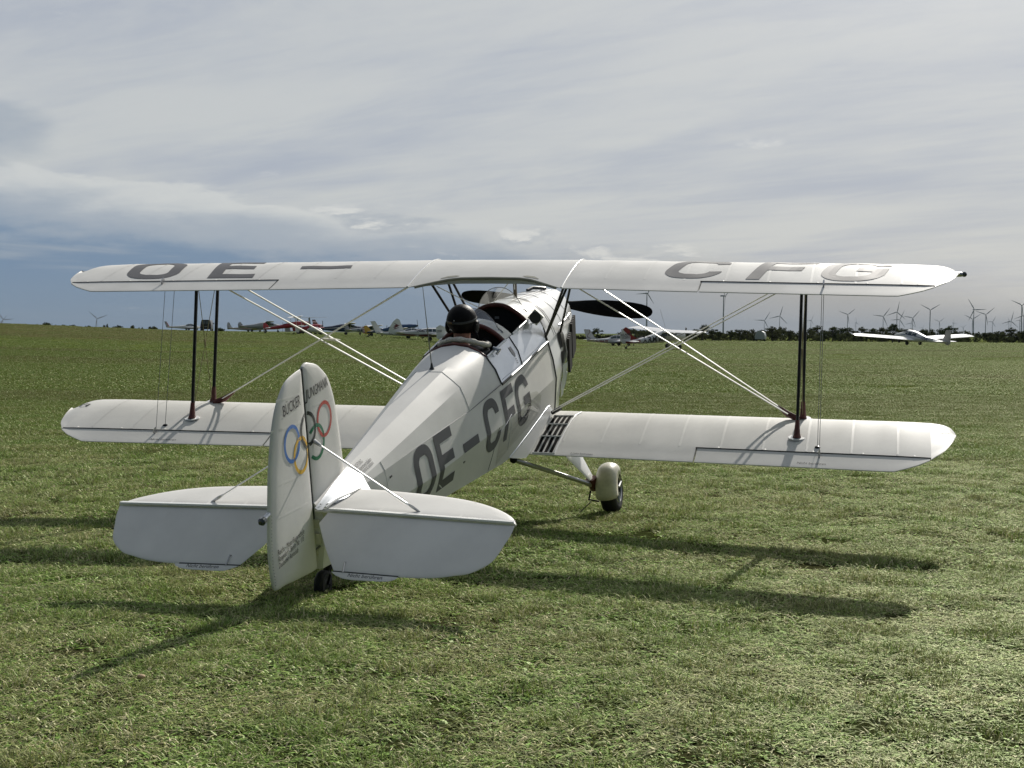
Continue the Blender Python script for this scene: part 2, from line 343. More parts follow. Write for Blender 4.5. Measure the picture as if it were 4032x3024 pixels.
import mathutils.noise as mnoise
def build_grass():
    kinds = bpy.data.collections.new('grass_tuft_kinds')
    specs = [(150, .13, .006, .024, .0046, 2.2, .10), (150, .13, .006, .028, .0044, 2.6, .02), (130, .12, .005, .020, .0050, 2.4, .32), (170, .11, .02, .060, .0032, 1.1, .0),
             (300, .30, .012, .036, .007, 1.7, .06), (300, .30, .012, .045, .007, 1.4, .0),
             (340, .75, .014, .042, .018, 1.9, .0), (340, .75, .005, .014, .018, 4.0, .0)]
    for i, (n, R, h0, h1, wd, lay, br) in enumerate(specs):
        o = bpy.data.objects.new('tuft%d' % i, clump('tuft%d' % i, n, R, h0, h1, wd, lay, br, 11 + i)); kinds.objects.link(o)
    rs = np.random.RandomState(5); pts = []; idx = []; sc = []
    def scatter(d0, d1, dens, ks, s0, s1, probs, wmul=.40, wadd=.9):
        area = (wmul * (d1 ** 2 - d0 ** 2) + 2 * wadd * (d1 - d0)); n = int(area * dens); c = 0
        while c < n:
            m = n * 2; y = np.sqrt(d0 ** 2 + (d1 ** 2 - d0 ** 2) * rs.rand(m)); x = (rs.rand(m) * 2 - 1) * (wmul * y + wadd)
            for xx, yy in zip(x, y):
                if yy < 36:
                    nv = mnoise.noise(Vector((xx * 1.7, yy * 1.7, 0))) * .6 + mnoise.noise(Vector((xx * 5.1, yy * 5.1, 3))) * .5
                    if nv < -.12 and rs.rand() < .50: c += .55; continue
                    if nv > .22 and yy < 17 and rs.rand() < .30: idx.append(3); pts.append((xx, yy, ground_z(xx, yy))); sc.append(.55 + .6 * rs.rand()); c += 1; continue
                pts.append((xx, yy, ground_z(xx, yy))); idx.append(rs.choice(ks, p=probs)); sc.append(s0 + (s1 - s0) * rs.rand()); c += 1
                if c >= n: break
    scatter(3.9, 9.0, 105, [0, 1, 2, 3], .75, 1.35, [.34, .33, .25, .08])
    scatter(9.0, 17.0, 62, [0, 1, 2, 3], .85, 1.5, [.34, .36, .22, .08])
    scatter(17.0, 36.0, 17, [4, 5], .8, 1.35, [.5, .5])
    scatter(36.0, 85.0, 3.2, [6], .8, 1.4, [1.0], .42, 1.0)
    scatter(85.0, 190.0, .75, [7], 1.3, 2.2, [1.0], .42, 1.0)
    scatter(190.0, 335.0, .13, [7], 2.6, 4.2, [1.0], .42, 1.0)
    # lusher patches: taller tufts in drifts
    n = len(pts); me = bpy.data.meshes.new('grass'); me.from_pydata(pts, [], [])
    for nm, ty, arr in (('kind_index', 'INT', np.array(idx, np.int32)), ('size', 'FLOAT', np.array(sc, np.float32)), ('turn', 'FLOAT', (rs.rand(n) * 2 * PI).astype(np.float32))):
        a_ = me.attributes.new(nm, ty, 'POINT'); a_.data.foreach_set('value', arr)
    o = link('grass', me); o['kind'] = 'stuff'; o['label'] = 'short mown grass with dry straw and broad leaves'; o['category'] = 'grass'
    ng = bpy.data.node_groups.new('grass_tufts', 'GeometryNodeTree')
    ng.interface.new_socket('Geometry', in_out='INPUT', socket_type='NodeSocketGeometry'); ng.interface.new_socket('Geometry', in_out='OUTPUT', socket_type='NodeSocketGeometry')
    gi = ng.nodes.new('NodeGroupInput'); go = ng.nodes.new('NodeGroupOutput'); ip = ng.nodes.new('GeometryNodeInstanceOnPoints'); ci = ng.nodes.new('GeometryNodeCollectionInfo')
    ci.inputs['Collection'].default_value = kinds; ci.inputs['Separate Children'].default_value = True; ci.inputs['Reset Children'].default_value = True
    def named(nm, ty):
        q = ng.nodes.new('GeometryNodeInputNamedAttribute'); q.data_type = ty; q.inputs['Name'].default_value = nm; return q.outputs['Attribute']
    ip.inputs['Pick Instance'].default_value = True
    ng.links.new(gi.outputs[0], ip.inputs['Points']); ng.links.new(ci.outputs[0], ip.inputs['Instance']); ng.links.new(named('kind_index', 'INT'), ip.inputs['Instance Index'])
    cx = ng.nodes.new('ShaderNodeCombineXYZ'); ng.links.new(named('turn', 'FLOAT'), cx.inputs[2]); ng.links.new(cx.outputs[0], ip.inputs['Rotation']); ng.links.new(named('size', 'FLOAT'), ip.inputs['Scale'])
    ng.links.new(ip.outputs[0], go.inputs[0])
    md = o.modifiers.new('tufts', 'NODES'); md.node_group = ng
    return o
build_grass()

# ------------------------------------------------------------------ materials of the aircraft
M = {}
M['fabric'] = mat('doped_fabric', (0.71, 0.70, 0.665), 0.5, coat=0.02, spec=0.07, var=0.085, vscale=1.9, bump=0.04, bscale=220)
M['cream'] = mat('cream_paint', (0.66, 0.635, 0.53), 0.30, coat=0.3, var=0.05, vscale=4)
M['guard'] = mat('weathered_cream_paint', (0.64, 0.61, 0.51), 0.4, coat=0.1, var=0.16, vscale=14)
M['white'] = mat('white_paint', (0.78, 0.78, 0.76), 0.22, coat=0.4, var=0.03)
M['alu'] = mat('bare_aluminium', (0.62, 0.65, 0.69), 0.42, metal=0.6, var=0.08, vscale=9)
M['letter'] = mat('grey_lettering', (0.125, 0.125, 0.13), 0.5, spec=0.10, var=0.04)
M['print'] = mat('black_print', (0.03, 0.03, 0.032), 0.5)
M['black'] = mat('black_enamel', (0.006, 0.007, 0.008), 0.35, spec=0.22)
M['prop'] = mat('black_propeller', (0.003, 0.003, 0.003), 0.6, spec=0.08)
M['dark'] = mat('dark_interior', (0.012, 0.011, 0.010), 0.8)
M['seam'] = mat('dark_sealing_strip', (0.025, 0.027, 0.028), 0.45)
M['leather'] = mat('oxblood_leather', (0.11, 0.028, 0.022), 0.5, var=0.25, vscale=20, bump=0.2)
M['rubber'] = mat('tyre_rubber', (0.012, 0.012, 0.013), 0.75, bump=0.2)
M['steel'] = mat('steel_fitting', (0.5, 0.5, 0.5), 0.3, metal=0.9, var=0.15, vscale=20)
M['wire'] = mat('painted_wire', (0.82, 0.81, 0.76), 0.35, coat=0.3)
M['tube'] = mat('polished_tube', (0.42, 0.42, 0.42), 0.28, metal=0.85)
M['cable'] = mat('steel_cable', (0.22, 0.22, 0.22), 0.4, metal=0.6)
M['straw'] = mat('waxed_cord', (0.26, 0.22, 0.11), 0.7)
M['olive'] = mat('olive_edge_tone', (0.30, 0.29, 0.22), 0.5)  # olive-dark colour puts in the shading of the rolled trailing edge
M['grip'] = mat('black_grip_strip', (0.007, 0.007, 0.007), 0.9, spec=0.05)
M['glassdark'] = mat('dark_lens', (0.02, 0.03, 0.03), 0.08, coat=0.5)
M['tan'] = mat('sheepskin', (0.74, 0.70, 0.62), 0.95, var=0.2, vscale=60, bump=0.8, bscale=160)
M['skin'] = mat('skin', (0.30, 0.13, 0.085), 0.55, var=0.1, vscale=15)
M['helmet'] = mat('black_leather_helmet', (0.006, 0.0055, 0.0055), 0.5, spec=0.10, var=0.2, vscale=16, bump=0.25, bscale=70)
for nm, col in (('ring_blue', (0.035, 0.16, 0.52)), ('ring_yellow', (0.72, 0.42, 0.03)), ('ring_black', (0.025, 0.027, 0.028)), ('ring_green', (0.01, 0.17, 0.085)), ('ring_red', (0.48, 0.035, 0.025))):
    M[nm] = mat(nm, col, 0.32, coat=0.25, var=0.03)
def glass_mat(name, tint, f, k=0.8):
    m = bpy.data.materials.new(name); m.use_nodes = True; g = NT(m.node_tree); g.n.clear()
    t = g.node('ShaderNodeBsdfTransparent'); t.inputs[0].default_value = (*tint, 1)
    s = g.node('ShaderNodeBsdfGlossy', i_Roughness=0.03)
    fr = g.node('ShaderNodeFresnel', i_IOR=1.45); lw = g.math('ADD', g.math('MULTIPLY', fr.outputs[0], k), f)
    mx = g.node('ShaderNodeMixShader', i_0=lw); g.l.new(t.outputs[0], mx.inputs[1]); g.l.new(s.outputs[0], mx.inputs[2])
    o = g.node('ShaderNodeOutputMaterial'); g.l.new(mx.outputs[0], o.inputs[0]); return m
M['perspex'] = glass_mat('perspex', (0.86, 0.88, 0.90), 0.012, 0.35)
M['film'] = glass_mat('clear_protective_film', (0.94, 0.94, 0.93), 0.008, 0.28)

# ------------------------------------------------------------------ the biplane
TH, OZ, YAW, PHI = rad(12.5), 0.453, rad(15.2955), rad(0.3477)
plane = thing('biplane', 'white vintage biplane parked tail towards us, helmeted pilot in its open rear cockpit', 'biplane', (-1.1518, 8.0747, 0))
plane.rotation_mode = 'XYZ'
plane.rotation_euler = (Matrix.Rotation(-YAW, 3, 'Z') @ Matrix.Rotation(PHI, 3, 'Y')).to_euler()
PART_FRAME[plane.name] = Matrix.Translation((0, 0, OZ)) @ Matrix.Rotation(TH, 4, 'X')
# parts are modelled in body axes: x right, b forward along the fuselage, c up; origin at the foot of the rudder hinge

# --- fuselage sections (right half, top centre to bottom centre)
SECT = {
 0.00: [(0, .10), (.004, .10), (.02, .085), (.035, .06), (.05, .045), (.06, .03), (.062, -.06), (.06, -.15), (.035, -.31), (0, -.315)],
 0.55: [(0, .158), (.024, .158), (.065, .118), (.105, .075), (.116, .055), (.125, .038), (.135, -.06), (.14, -.17), (.09, -.37), (0, -.375)],
 1.40: [(0, .247), (.062, .247), (.112, .20), (.167, .148), (.19, .095), (.21, .045), (.235, -.08), (.255, -.20), (.18, -.43), (0, -.435)],
 2.196: [(0, .331), (.095, .331), (.163, .277), (.227, .22), (.262, .135), (.291, .043), (.315, -.08), (.335, -.20), (.27, -.495), (0, -.505)],
 2.50: [(0, .362), (.098, .354), (.182, .315), (.24, .258), (.288, .165), (.322, .066), (.346, -.07), (.367, -.20), (.30, -.52), (0, -.53)],
 2.817: [(0, .385), (.105, .37), (.19, .335), (.245, .293), (.310, .20), (.354, .088), (.38, -.06), (.40, -.20), (.33, -.55), (0, -.56)],
 3.33: [(0, .455), (.10, .44), (.19, .39), (.262, .318), (.33, .21), (.365, .092), (.395, -.06), (.418, -.205), (.365, -.575), (0, -.59)],
 3.48: [(0, .45), (.10, .437), (.19, .39), (.27, .325), (.335, .215), (.366, .094), (.398, -.06), (.421, -.207), (.37, -.58), (0, -.60)],
 4.00: [(0, .478), (.11, .462), (.20, .41), (.265, .335), (.33, .22), (.366, .098), (.405, -.06), (.428, -.215), (.39, -.595), (0, -.625)],
 4.25: [(0, .450), (.11, .437), (.20, .395), (.28, .325), (.335, .22), (.368, .10), (.41, -.06), (.432, -.22), (.40, -.60), (0, -.64)],
}
SB = sorted(SECT)
def sect(b):
    b = min(max(b, SB[0]), SB[-1])
    for i in range(len(SB) - 1):
        if b <= SB[i + 1]:
            t = (b - SB[i]) / (SB[i + 1] - SB[i]); return [(p[0] + (q[0] - p[0]) * t, p[1] + (q[1] - p[1]) * t) for p, q in zip(SECT[SB[i]], SECT[SB[i + 1]])]
def side_x(b, c, off=0.0):
    pts = sect(b)
    for p, q in zip(pts[1:], pts[2:]):
        if q[1] <= c <= p[1]:
            t = (p[1] - c) / max(1e-6, p[1] - q[1]); return p[0] + (q[0] - p[0]) * t + off
    return pts[8][0] + off
def top_c(b, x, off=0.0):
    pts = sect(b); x = abs(x)
    for p, q in zip(pts, pts[1:]):
        if p[0] <= x <= q[0] and q[0] > p[0]: return p[1] + (q[1] - p[1]) * (x - p[0]) / (q[0] - p[0]) + off
    return pts[3][1] + off
def full_ring(b, i0=0, i1=9, scale=1.0):
    h = sect(b); r = [(x * scale, b, c) for x, c in h[i0:i1 + 1]]
    return r + [(-x, bb, c) for x, bb, c in reversed(r)]

mb = MB()
# rear fuselage: closed, faceted
bs = [0, .28, .55, .9, 1.4, 1.8, 2.196, 2.35, 2.5, 2.66, 2.817]
rr = []
for b_ in bs:
    h = sect(b_); rr.append([(x, b_, c) for x, c in h] + [(-x, b_, c) for x, c in reversed(h[1:-1])])
mb.loft(rr, False, True)
mb.add(rr[0], [tuple(range(len(rr[0])))])
# lower fuselage beside the cockpits (below the longeron) up to the firewall
rr = []
for b_ in (2.817, 3.08, 3.33, 3.48, 3.74, 4.0, 4.235):
    h = sect(b_)[5:]; rr.append([(x, b_, c) for x, c in h] + [(-x, b_, c) for x, c in reversed(h[:-1])])
mb.loft(rr, False, False)
fus = mb.build('fuselage', M['fabric'], plane, smooth=rad(30), merge=1e-5)
_bm = bmesh.new(); _bm.from_mesh(fus.data)
for e in _bm.edges:      # stringers stay crisp under the fabric behind the former
    p, q = e.verts[0].co, e.verts[1].co
    if len(e.link_faces) == 2 and abs(p.y - q.y) > .1 and ((max(p.y, q.y) < 2.2 and e.calc_face_angle(0) > rad(3)) or (abs((p.z + q.z) / 2 + .2) < .03 and e.calc_face_angle(0) > rad(5))): e.smooth = False
_bm.to_mesh(fus.data); _bm.free()
fus['label'] = 'faceted white fabric fuselage with grey registration letters'

for sgn in (1, -1):
    for b_, i0, i1 in ((2.196, 1, 5), (.80, 3, 7)):
        MB().tube([(sgn * (x + .0004), b_, c + .0004) for x, c in sect(b_)[i0:i1 + 1]], .0022, 5).build('fabric_seam', M['fabric'], fus)
    MB().tube([(sgn * (side_x(b_, c) + .0005), b_, c) for b_, c in ((2.63, -.20), (2.60, -.30), (2.56, -.42), (2.52, -.51))], .0024, 5).build('panel_seam', M['seam'], fus)
    MB().tube([(sgn * (side_x(b_, .05 + b_ * .0, .0)), b_, sect(b_)[5][1] + .002) for b_ in (.7, 1.2, 1.7, 2.196, 2.5, 2.80)], .0026, 5).build('fabric_seam', M['letter'], fus)
for y_, z_ in ((1.98, -.27), (.86, -.02)): MB().box((side_x(y_, z_, .002), y_, z_), (.004, .035, .012)).build('drain_slot', M['seam'], fus)
MB().tube([(0.0, 2.196, sect(2.196)[0][1] + .0004), (sect(2.196)[1][0], 2.196, sect(2.196)[1][1] + .0004)], .0022, 5).build('fabric_seam', M['fabric'], fus)
# dark inside of the two pits
mb = MB()
def inner(b_): 
    h = [(x - .018, c) for x, c in sect(b_)[3:9]]; h.append((0, sect(b_)[9][1] + .03)); return [(x, b_, c) for x, c in h] + [(-x, b_, c) for x, c in reversed(h[:-1])]
mb.loft([inner(b_) for b_ in (2.83, 3.08, 3.33, 3.48, 3.74, 4.0)], False, False)
for b_, top in ((2.825, True), (4.02, True)):
    h = sect(b_); r = [(x * .97, b_, c - .012) for x, c in h] + [(-x * .97, b_, c - .012) for x, c in reversed(h[1:-1])]
    mb.add(r, [tuple(range(len(r)))])
mb.build('cockpit_lining', M['dark'], plane, smooth=None)

# aluminium panels between longeron and cockpit sill
def panel(b0, b1, n, name, m, i0, i1, off=0.004, sides=(1, -1), parent=None, label=None):
    for sgn in sides:
        mb = MB(); rr = []
        for k in range(n + 1):
            b_ = b0 + (b1 - b0) * k / n; h = sect(b_)[i0:i1 + 1]; rr.append([(sgn * (x + off), b_, c + off * .5) for x, c in h])
        mb.loft(rr, False, False); o = mb.build(name, m, parent or plane, smooth=rad(40))
        if label: o['label'] = label
M['panel'] = mat('polished_side_panel', (0.70, 0.73, 0.78), 0.24, metal=0.45, coat=0.4, var=0.06, vscale=5)
panel(2.822, 3.395, 6, 'side_panel', M['panel'], 3, 5)
panel(3.41, 4.235, 8, 'side_panel', M['panel'], 3, 5)
# deck between the pits and ahead of the front pit
def deck(b0, b1, n, name, m, off=0.004):
    mb = MB(); rr = []
    for k in range(n + 1):
        b_ = b0 + (b1 - b0) * k / n; h = sect(b_)[:4]
        # smooth arch through the four section points
        xs = [p[0] for p in h]; r = []
        hw = h[3][0]; ct = h[0][1]; cs = h[3][1]
        for j in range(-10, 11):
            t = j / 10; x = hw * math.sin(t * PI / 2 * .98) / math.sin(PI / 2 * .98); q = abs(x) / hw
            r.append((x, b_, cs + (ct - cs) * (1 - q ** 2.1) + off))
        rr.append(r)
    mb.loft(rr, False, False); return mb.build(name, m, plane, smooth=rad(40))
deck(3.31, 3.48, 3, 'cockpit_deck', M['panel'])
deck(3.985, 4.25, 4, 'forward_deck', M['white'])
def arch(b_, dx=0.0, dc=0.0, n=24, lean=0.0):
    h = sect(b_); hw = h[3][0] + dx; ct = h[0][1] + dc; cs = h[3][1] + dc * .4; pts = []
    for j in range(n + 1):
        t = -1 + 2 * j / n; x = hw * math.sin(t * PI / 2 * .98) / math.sin(PI / 2 * .98); q = abs(x) / hw
        pts.append((x, b_ + lean * (1 - q * q), cs + (ct - cs) * (1 - q ** 2.1)))
    return pts
# padded leather coamings and instrument boards
for b_ in (3.30, 3.985):
    MB().tube(arch(b_, -.012, -.012), .020, 10).build('leather_coaming', M['leather'], plane, smooth=rad(60))
    a = arch(b_ + .03, -.02, -.02); mb = MB(); r = a + [(.25, b_ + .03, .0), (-.25, b_ + .03, .0)]
    mb.add(r, [tuple(range(len(r)))]); brd = mb.build('instrument_board', M['dark'], plane, smooth=None)
    if b_ > 3.5:
        pl = MB().box((.0, b_ + .022, .352), (.036, .004, .020)).build('data_plate', mat('grey_data_plate', (0.30, 0.29, 0.28), 0.5), brd)
        pl2 = MB().box((.02, b_ + .022, .262), (.05, .004, .012)).build('data_plate', M['seam'], brd)
    else:
        mb = MB()
        for x_, c_, r_ in ((-.1, .3, .035), (0, .34, .035), (.1, .3, .035), (-.05, .22, .03), (.06, .21, .03)):
            mb.lathe([(0, .001), (0, r_), (.008, r_ * .9), (.008, .001)], (x_, b_ + .028, c_), (0, -1, 0), 16)
        mb.build('gauge', M['seam'], brd)
MB().tube(arch(2.83, -.004, .004), .010, 8).build('leather_coaming', M['leather'], plane, smooth=rad(60))
# bright sill rails
for sgn in (1, -1):
    for b0, b1 in ((2.83, 3.31), (3.49, 3.98)):
        MB().tube([(sgn * (sect(b_)[3][0] + .004), b_, sect(b_)[3][1] + .004) for b_ in (b0, b0 + .12, (b0 + b1) / 2, b1)], .009, 8).build('cockpit_sill', M['alu'], plane, smooth=rad(60))
    # dark sealing strips: along the longeron, round the frames and at the firewall
    MB().tube([(sgn * (sect(b_)[5][0] + .004), b_, sect(b_)[5][1] - .004) for b_ in (2.83, 3.1, 3.33, 3.7, 4.0, 4.235)], .011, 6).build('sealing_strip', M['seam'], plane)
    for b_ in (2.817, 3.40):
        h = sect(b_)[3:6]; MB().tube([(sgn * (x + .005), b_, c + .002) for x, c in h], .006, 6).build('sealing_strip', M['seam'], plane)
    h = sect(4.242); MB().tube([(sgn * (x + .002), 4.242, c) for x, c in h[4:9]], .009, 6).build('sealing_strip', M['seam'], plane)
    # rivet row along the foot of the panels, joined: too small to pick apart
    mb = MB()
    for k in range(44):
        b_ = 2.87 + k * .03
        if abs(b_ - 3.40) < .02: continue
        h = sect(b_); x = side_x(b_, h[5][1] + .022, .005); mb.box((sgn * x, b_, h[5][1] + .022), (.004, .005, .005))
    r_ = mb.build('rivet_row', M['seam'], plane, smooth=None); r_['kind'] = 'stuff'

# --- cowling
COWL = {
 4.255: SECT[4.25],
 4.48: [(0, .428), (.105, .416), (.19, .378), (.275, .308), (.335, .212), (.375, .105), (.415, -.055), (.43, -.21), (.385, -.565), (0, -.605)],
 4.70: [(0, .405), (.10, .393), (.18, .357), (.265, .29), (.33, .205), (.38, .105), (.405, -.05), (.40, -.20), (.33, -.50), (0, -.55)],
 5.20: [(0, .352), (.095, .342), (.175, .308), (.25, .245), (.31, .17), (.345, .085), (.355, -.04), (.34, -.18), (.26, -.41), (0, -.46)],
 5.60: [(0, .305), (.085, .297), (.155, .265), (.215, .21), (.255, .14), (.275, .06), (.275, -.05), (.25, -.16), (.18, -.31), (0, -.35)],
 5.86: [(0, .25), (.07, .243), (.12, .213), (.155, .165), (.18, .11), (.19, .05), (.185, -.04), (.16, -.12), (.11, -.20), (0, -.22)],
 5.96: [(0, .17), (.04, .165), (.07, .15), (.09, .125), (.1, .09), (.105, .05), (.1, 0), (.085, -.05), (.06, -.09), (0, -.1)],
}
CB = sorted(COWL)
def csect(b):
    for i in range(len(CB) - 1):
        if b <= CB[i + 1]:
            t = max(0, (b - CB[i]) / (CB[i + 1] - CB[i])); return [(p[0] + (q[0] - p[0]) * t, p[1] + (q[1] - p[1]) * t) for p, q in zip(COWL[CB[i]], COWL[CB[i + 1]])]
def cowl_x(b, c, off=0.0):
    pts = csect(b)
    for p, q in zip(pts[1:], pts[2:]):
        if q[1] <= c <= p[1]: return p[0] + (q[0] - p[0]) * (p[1] - c) / max(1e-6, p[1] - q[1]) + off
    return pts[8][0] + off
mb = MB(); rr = []
for b_ in CB:
    h = COWL[b_]; rr.append([(x, b_, c) for x, c in h] + [(-x, b_, c) for x, c in reversed(h[1:-1])])
mb.loft(rr, True, True)
cowl = mb.build('engine_cowling', M['white'], plane, smooth=rad(40))
for sgn in (1, -1):
    # raised side panel with two banks of louvres, open air slot behind it
    mb = MB(); rr = []
    for b_ in (4.66, 4.9, 5.2, 5.5):
        rr.append([(sgn * (cowl_x(b_, c, .03 if b_ < 5.4 else .012)), b_, c) for c in (.13 - (b_ - 4.66) * .09, .06, -.1, -.22, -.36 + (b_ - 4.66) * .16)])
    mb.loft(rr, False, False); sp_ = mb.build('louvre_panel', M['white'], cowl, smooth=rad(40))
    for bank, (bb, n_, c0, c1) in enumerate(((4.73, 4, .02, -.29), (4.98, 6, .10, -.22))):
        for k in range(n_):
            b_ = bb + k * .045; x = cowl_x(b_, -.1, .034); l_ = MB().box((sgn * (x + .004), b_, (c0 + c1) / 2 + k * .006), (.022, .026, (c0 - c1))).build('louvre', M['dark'], cowl)
    # dark outlet gap and lower lip
    mb = MB(); rr = []
    for b_ in (4.55, 4.655):
        rr.append([(sgn * cowl_x(b_, c, .004), b_, c) for c in (.10, 0, -.12, -.25, -.4, -.5)])
    mb.loft(rr, False, False); mb.build('air_outlet', M['dark'], cowl, smooth=None)
    mb = MB().loft([[(sgn * cowl_x(b_, c, .012 + (b_ - 4.5) * .2), b_, c) for c in (-.17, -.27, -.4, -.47)] for b_ in (4.5, 4.64)], False, False); mb.build('outlet_flap', M['alu'], cowl)
    MB().tube([(sgn * cowl_x(b_, c, .03), b_, c) for b_, c in ((4.78, -.30), (4.78, -.40), (4.74, -.46))], [.016, .022, .012], 8).build('exhaust_stub', M['alu'], cowl)
    MB().tube([(sgn * cowl_x(b_, .16 - (b_ - 4.4) * .05, .004), b_, .16 - (b_ - 4.4) * .05) for b_ in (4.7, 5.0, 5.4)], .006, 6).build('cowl_hinge', M['steel'], cowl)
M['seamg'] = mat('grey_seam', (0.36, 0.36, 0.36), 0.5)
# panel seams over the nose
for b_ in (4.26, 4.47, 4.52, 4.86, 5.2):
    h = csect(b_)[:6]; MB().tube([(x + .001, b_, c + .002) for x, c in h], .0018, 5).build('panel_seam', M['seamg'], cowl)
    MB().tube([(-x - .001, b_, c + .002) for x, c in h], .0018, 5).build('panel_seam', M['seamg'], cowl)
for x_ in (.045, .085):
    MB().tube([(x_, b_, csect(b_)[0][1] - .012 * (x_ / .085) + .003) for b_ in (4.3, 4.7, 5.2, 5.6)], .0018, 5).build('panel_seam', M['seamg'], cowl)
MB().tube([(-.05, 5.22, .355), (-.02, 5.3, .365), (.04, 5.36, .352), (.07, 5.42, .337)], .017, 8).build('cowl_handle', M['seam'], cowl)
mb = MB(); r = [(cowl_x(b_, c, .003), b_, c) for b_, c in ((4.28, .29), (4.36, .29), (4.36, .255), (4.34, .205), (4.30, .205), (4.28, .255))]
mb.add(r, [tuple(range(6))]); mb.build('shield_emblem', mat('grey_shield', (0.45, 0.45, 0.47), 0.4), cowl, smooth=None)
# shield with three dots on the rear panel
def shield(b0, b1, c0, c1, name, m):
    pts = [(b0, c1), (b1, c1), (b1, c0 + .35 * (c1 - c0)), ((b0 + b1) / 2 + .01, c0), (b0, c0 + .35 * (c1 - c0))]
    mb = MB(); mb.add([(side_x(b_, c_, .0085), b_, c_) for b_, c_ in pts], [tuple(range(5))]); return mb.build(name, m, plane, smooth=None)
shield(3.262, 3.318, .185, .268, 'shield_emblem', mat('shield_grey', (0.35, 0.33, 0.33), 0.4))
for k in range(3):
    b_, c_ = 3.30 + .004 * k, .172 - .016 * k; MB().lathe([(0, .001), (0, .006), (.001, .006)], (side_x(b_, c_, .0085), b_, c_), (1, 0, .4), 10).build('emblem_dot', M['print'], plane)

# propeller, blade pitched, nearly level
mb = MB(); PO = Vector((0, 6.08, .06)); pa = rad(-4.6)
for sgn in (1, -1):
    rr = []
    for r_, ch, tk, tw in ((.05, .085, .05, 60), (.16, .10, .042, 50), (.23, .118, .036, 43), (.3, .135, .032, 38), (.4, .153, .027, 33), (.5, .164, .024, 28), (.6, .168, .021, 25), (.7, .165, .018, 22), (.78, .156, .015, 20), (.85, .141, .013, 19), (.90, .120, .010, 18), (.935, .094, .008, 17), (.955, .066, .006, 17), (.966, .034, .004, 17), (.969, .010, .003, 17)):
        ring = []
        for k in range(14):
            t = 2 * PI * k / 14; u = ch / 2 * math.cos(t); v = tk / 2 * math.sin(t); a = rad(90 - tw)
            e1 = u * math.sin(a) - v * math.cos(a); e2 = (u * math.cos(a) + v * math.sin(a)) * sgn
            p = Vector((sgn * r_, e2, e1)); q = Matrix.Rotation(-pa, 3, 'Y') @ p if False else Matrix.Rotation(pa * -1, 3, 'Y') @ p
            ring.append(PO + q)
        rr.append(ring)
    mb.loft(rr, True)
mb.lathe([(-.07, .001), (-.07, .075), (.05, .075), (.12, .045), (.14, .001)], PO, (0, 1, 0), 18)
mb.build('propeller', M['prop'], plane, smooth=rad(40))

# --- wings ---------------------------------------------------------
def yu(t): return 5 * .12 * (.2969 * math.sqrt(max(t, 0)) - .126 * t - .3516 * t * t + .2843 * t ** 3 - .1036 * t ** 4) + camb(t)
def yl(t): return -5 * .12 * (.2969 * math.sqrt(max(t, 0)) - .126 * t - .3516 * t * t + .2843 * t ** 3 - .1036 * t ** 4) + camb(t)
def camb(t): return .02 / .16 * (.8 * t - t * t) if t < .4 else .02 / .36 * (.2 + .8 * t - t * t)
CH = .95
class Wing:
    def __init__(s, te, cte, k, x0): s.te, s.cte, s.k, s.x0 = te, cte, k, x0
    def TE(s, x): return s.te(x)
    def LEl(s, x): return s.te(x) + CH
    def LE(s, x):
        d = float(np.interp(x, [0, 3.45, 3.56, 3.61, 3.65, 3.673, 3.687, 3.693], [0, 0, .008, .022, .055, .11, .18, .24])); return s.LEl(x) - d
    def TEo(s, x):
        d = float(np.interp(x, [0, 3.246, 3.39, 3.492, 3.595, 3.64, 3.665, 3.683, 3.693], [0, 0, .075, .16, .33, .46, .55, .63, .70])); return s.TE(x) + d
    def cc(s, x, b): return s.cte(x) + (b - s.te(x)) * s.k
    def pt(s, x, t, up, sag=True, thk=1.0, end=1.0):
        """t from the leading edge (0) to the trailing edge (1)"""
        xa = abs(x); le = s.LE(xa); te = s.TEo(xa); ch = le - te; b = le - t * ch
        tk = ch / CH * (1.0 if xa < 3.5 else max(.05, (max(0, 1 - ((xa - 3.5) / .193) ** 2.2)) ** .5))
        y = (yu(t) if up else yl(t)) * CH * tk
        if xa > 3.246:
            ht = min(1.0, (le - s.TE(xa) - (1 - HT) * CH) / ch); y += (yu(HT) * CH - yu(ht) * ch) * min(1.25, t / ht) ** 1.5 * .9
        if sag and xa < 3.6: y -= (1 if up else -1) * .0045 * math.sin(PI * ((xa - .66) % .327) / .327) ** 2 * sstep(.06, .2, t) * (1 - sstep(.55, .76, t))
        if t > .97 and xa < 3.6: y += (.003 if up else -.003)
        return (x, b, s.cc(xa, b) + y)
    def top(s, x, b, off=0.002):
        xa = abs(x); le = s.LE(xa); te = s.TEo(xa); t = min(1, max(0, (le - b) / (le - te))); p = s.pt(x, t, True); return (x, p[1], p[2] + off)
UP = Wing(lambda x: 3.644 - .2175 * (x - .64), lambda x: .674 + .0208 * (x - .64) * (1 if x < 1.776 else 1) + (.0 if x < 1.776 else .0043 * (x - 1.776)), .040, .64)
LO = Wing(lambda x: 3.027 - .2352 * (x - 1.772), lambda x: -.545 + .0638 * (x - 1.772), .086, .46)
HT = .787
TS = [0, .004, .015, .035, .07, .12, .18, .26, .35, .45, .55, .65, .74, .79]
def hinge_t(wg, x):
    x = abs(x); return (wg.LE(x) - wg.TE(x) - (1 - HT) * CH) / (wg.LE(x) - wg.TEo(x))
def wring(wg, x, t0, t1):
    if t1 < 1: t1 = hinge_t(wg, x)
    ts = [t for t in TS + [.86, .93, .975, 1.0] if t0 <= t < t1 - .004] + [t1]
    return [wg.pt(x, t, True) for t in reversed(ts)] + [wg.pt(x, t, False) for t in ts[1:]]
def stations(a, b, step=.327 / 4):
    n = max(1, round((b - a) / step)); return [a + (b - a) * k / n for k in range(n + 1)]
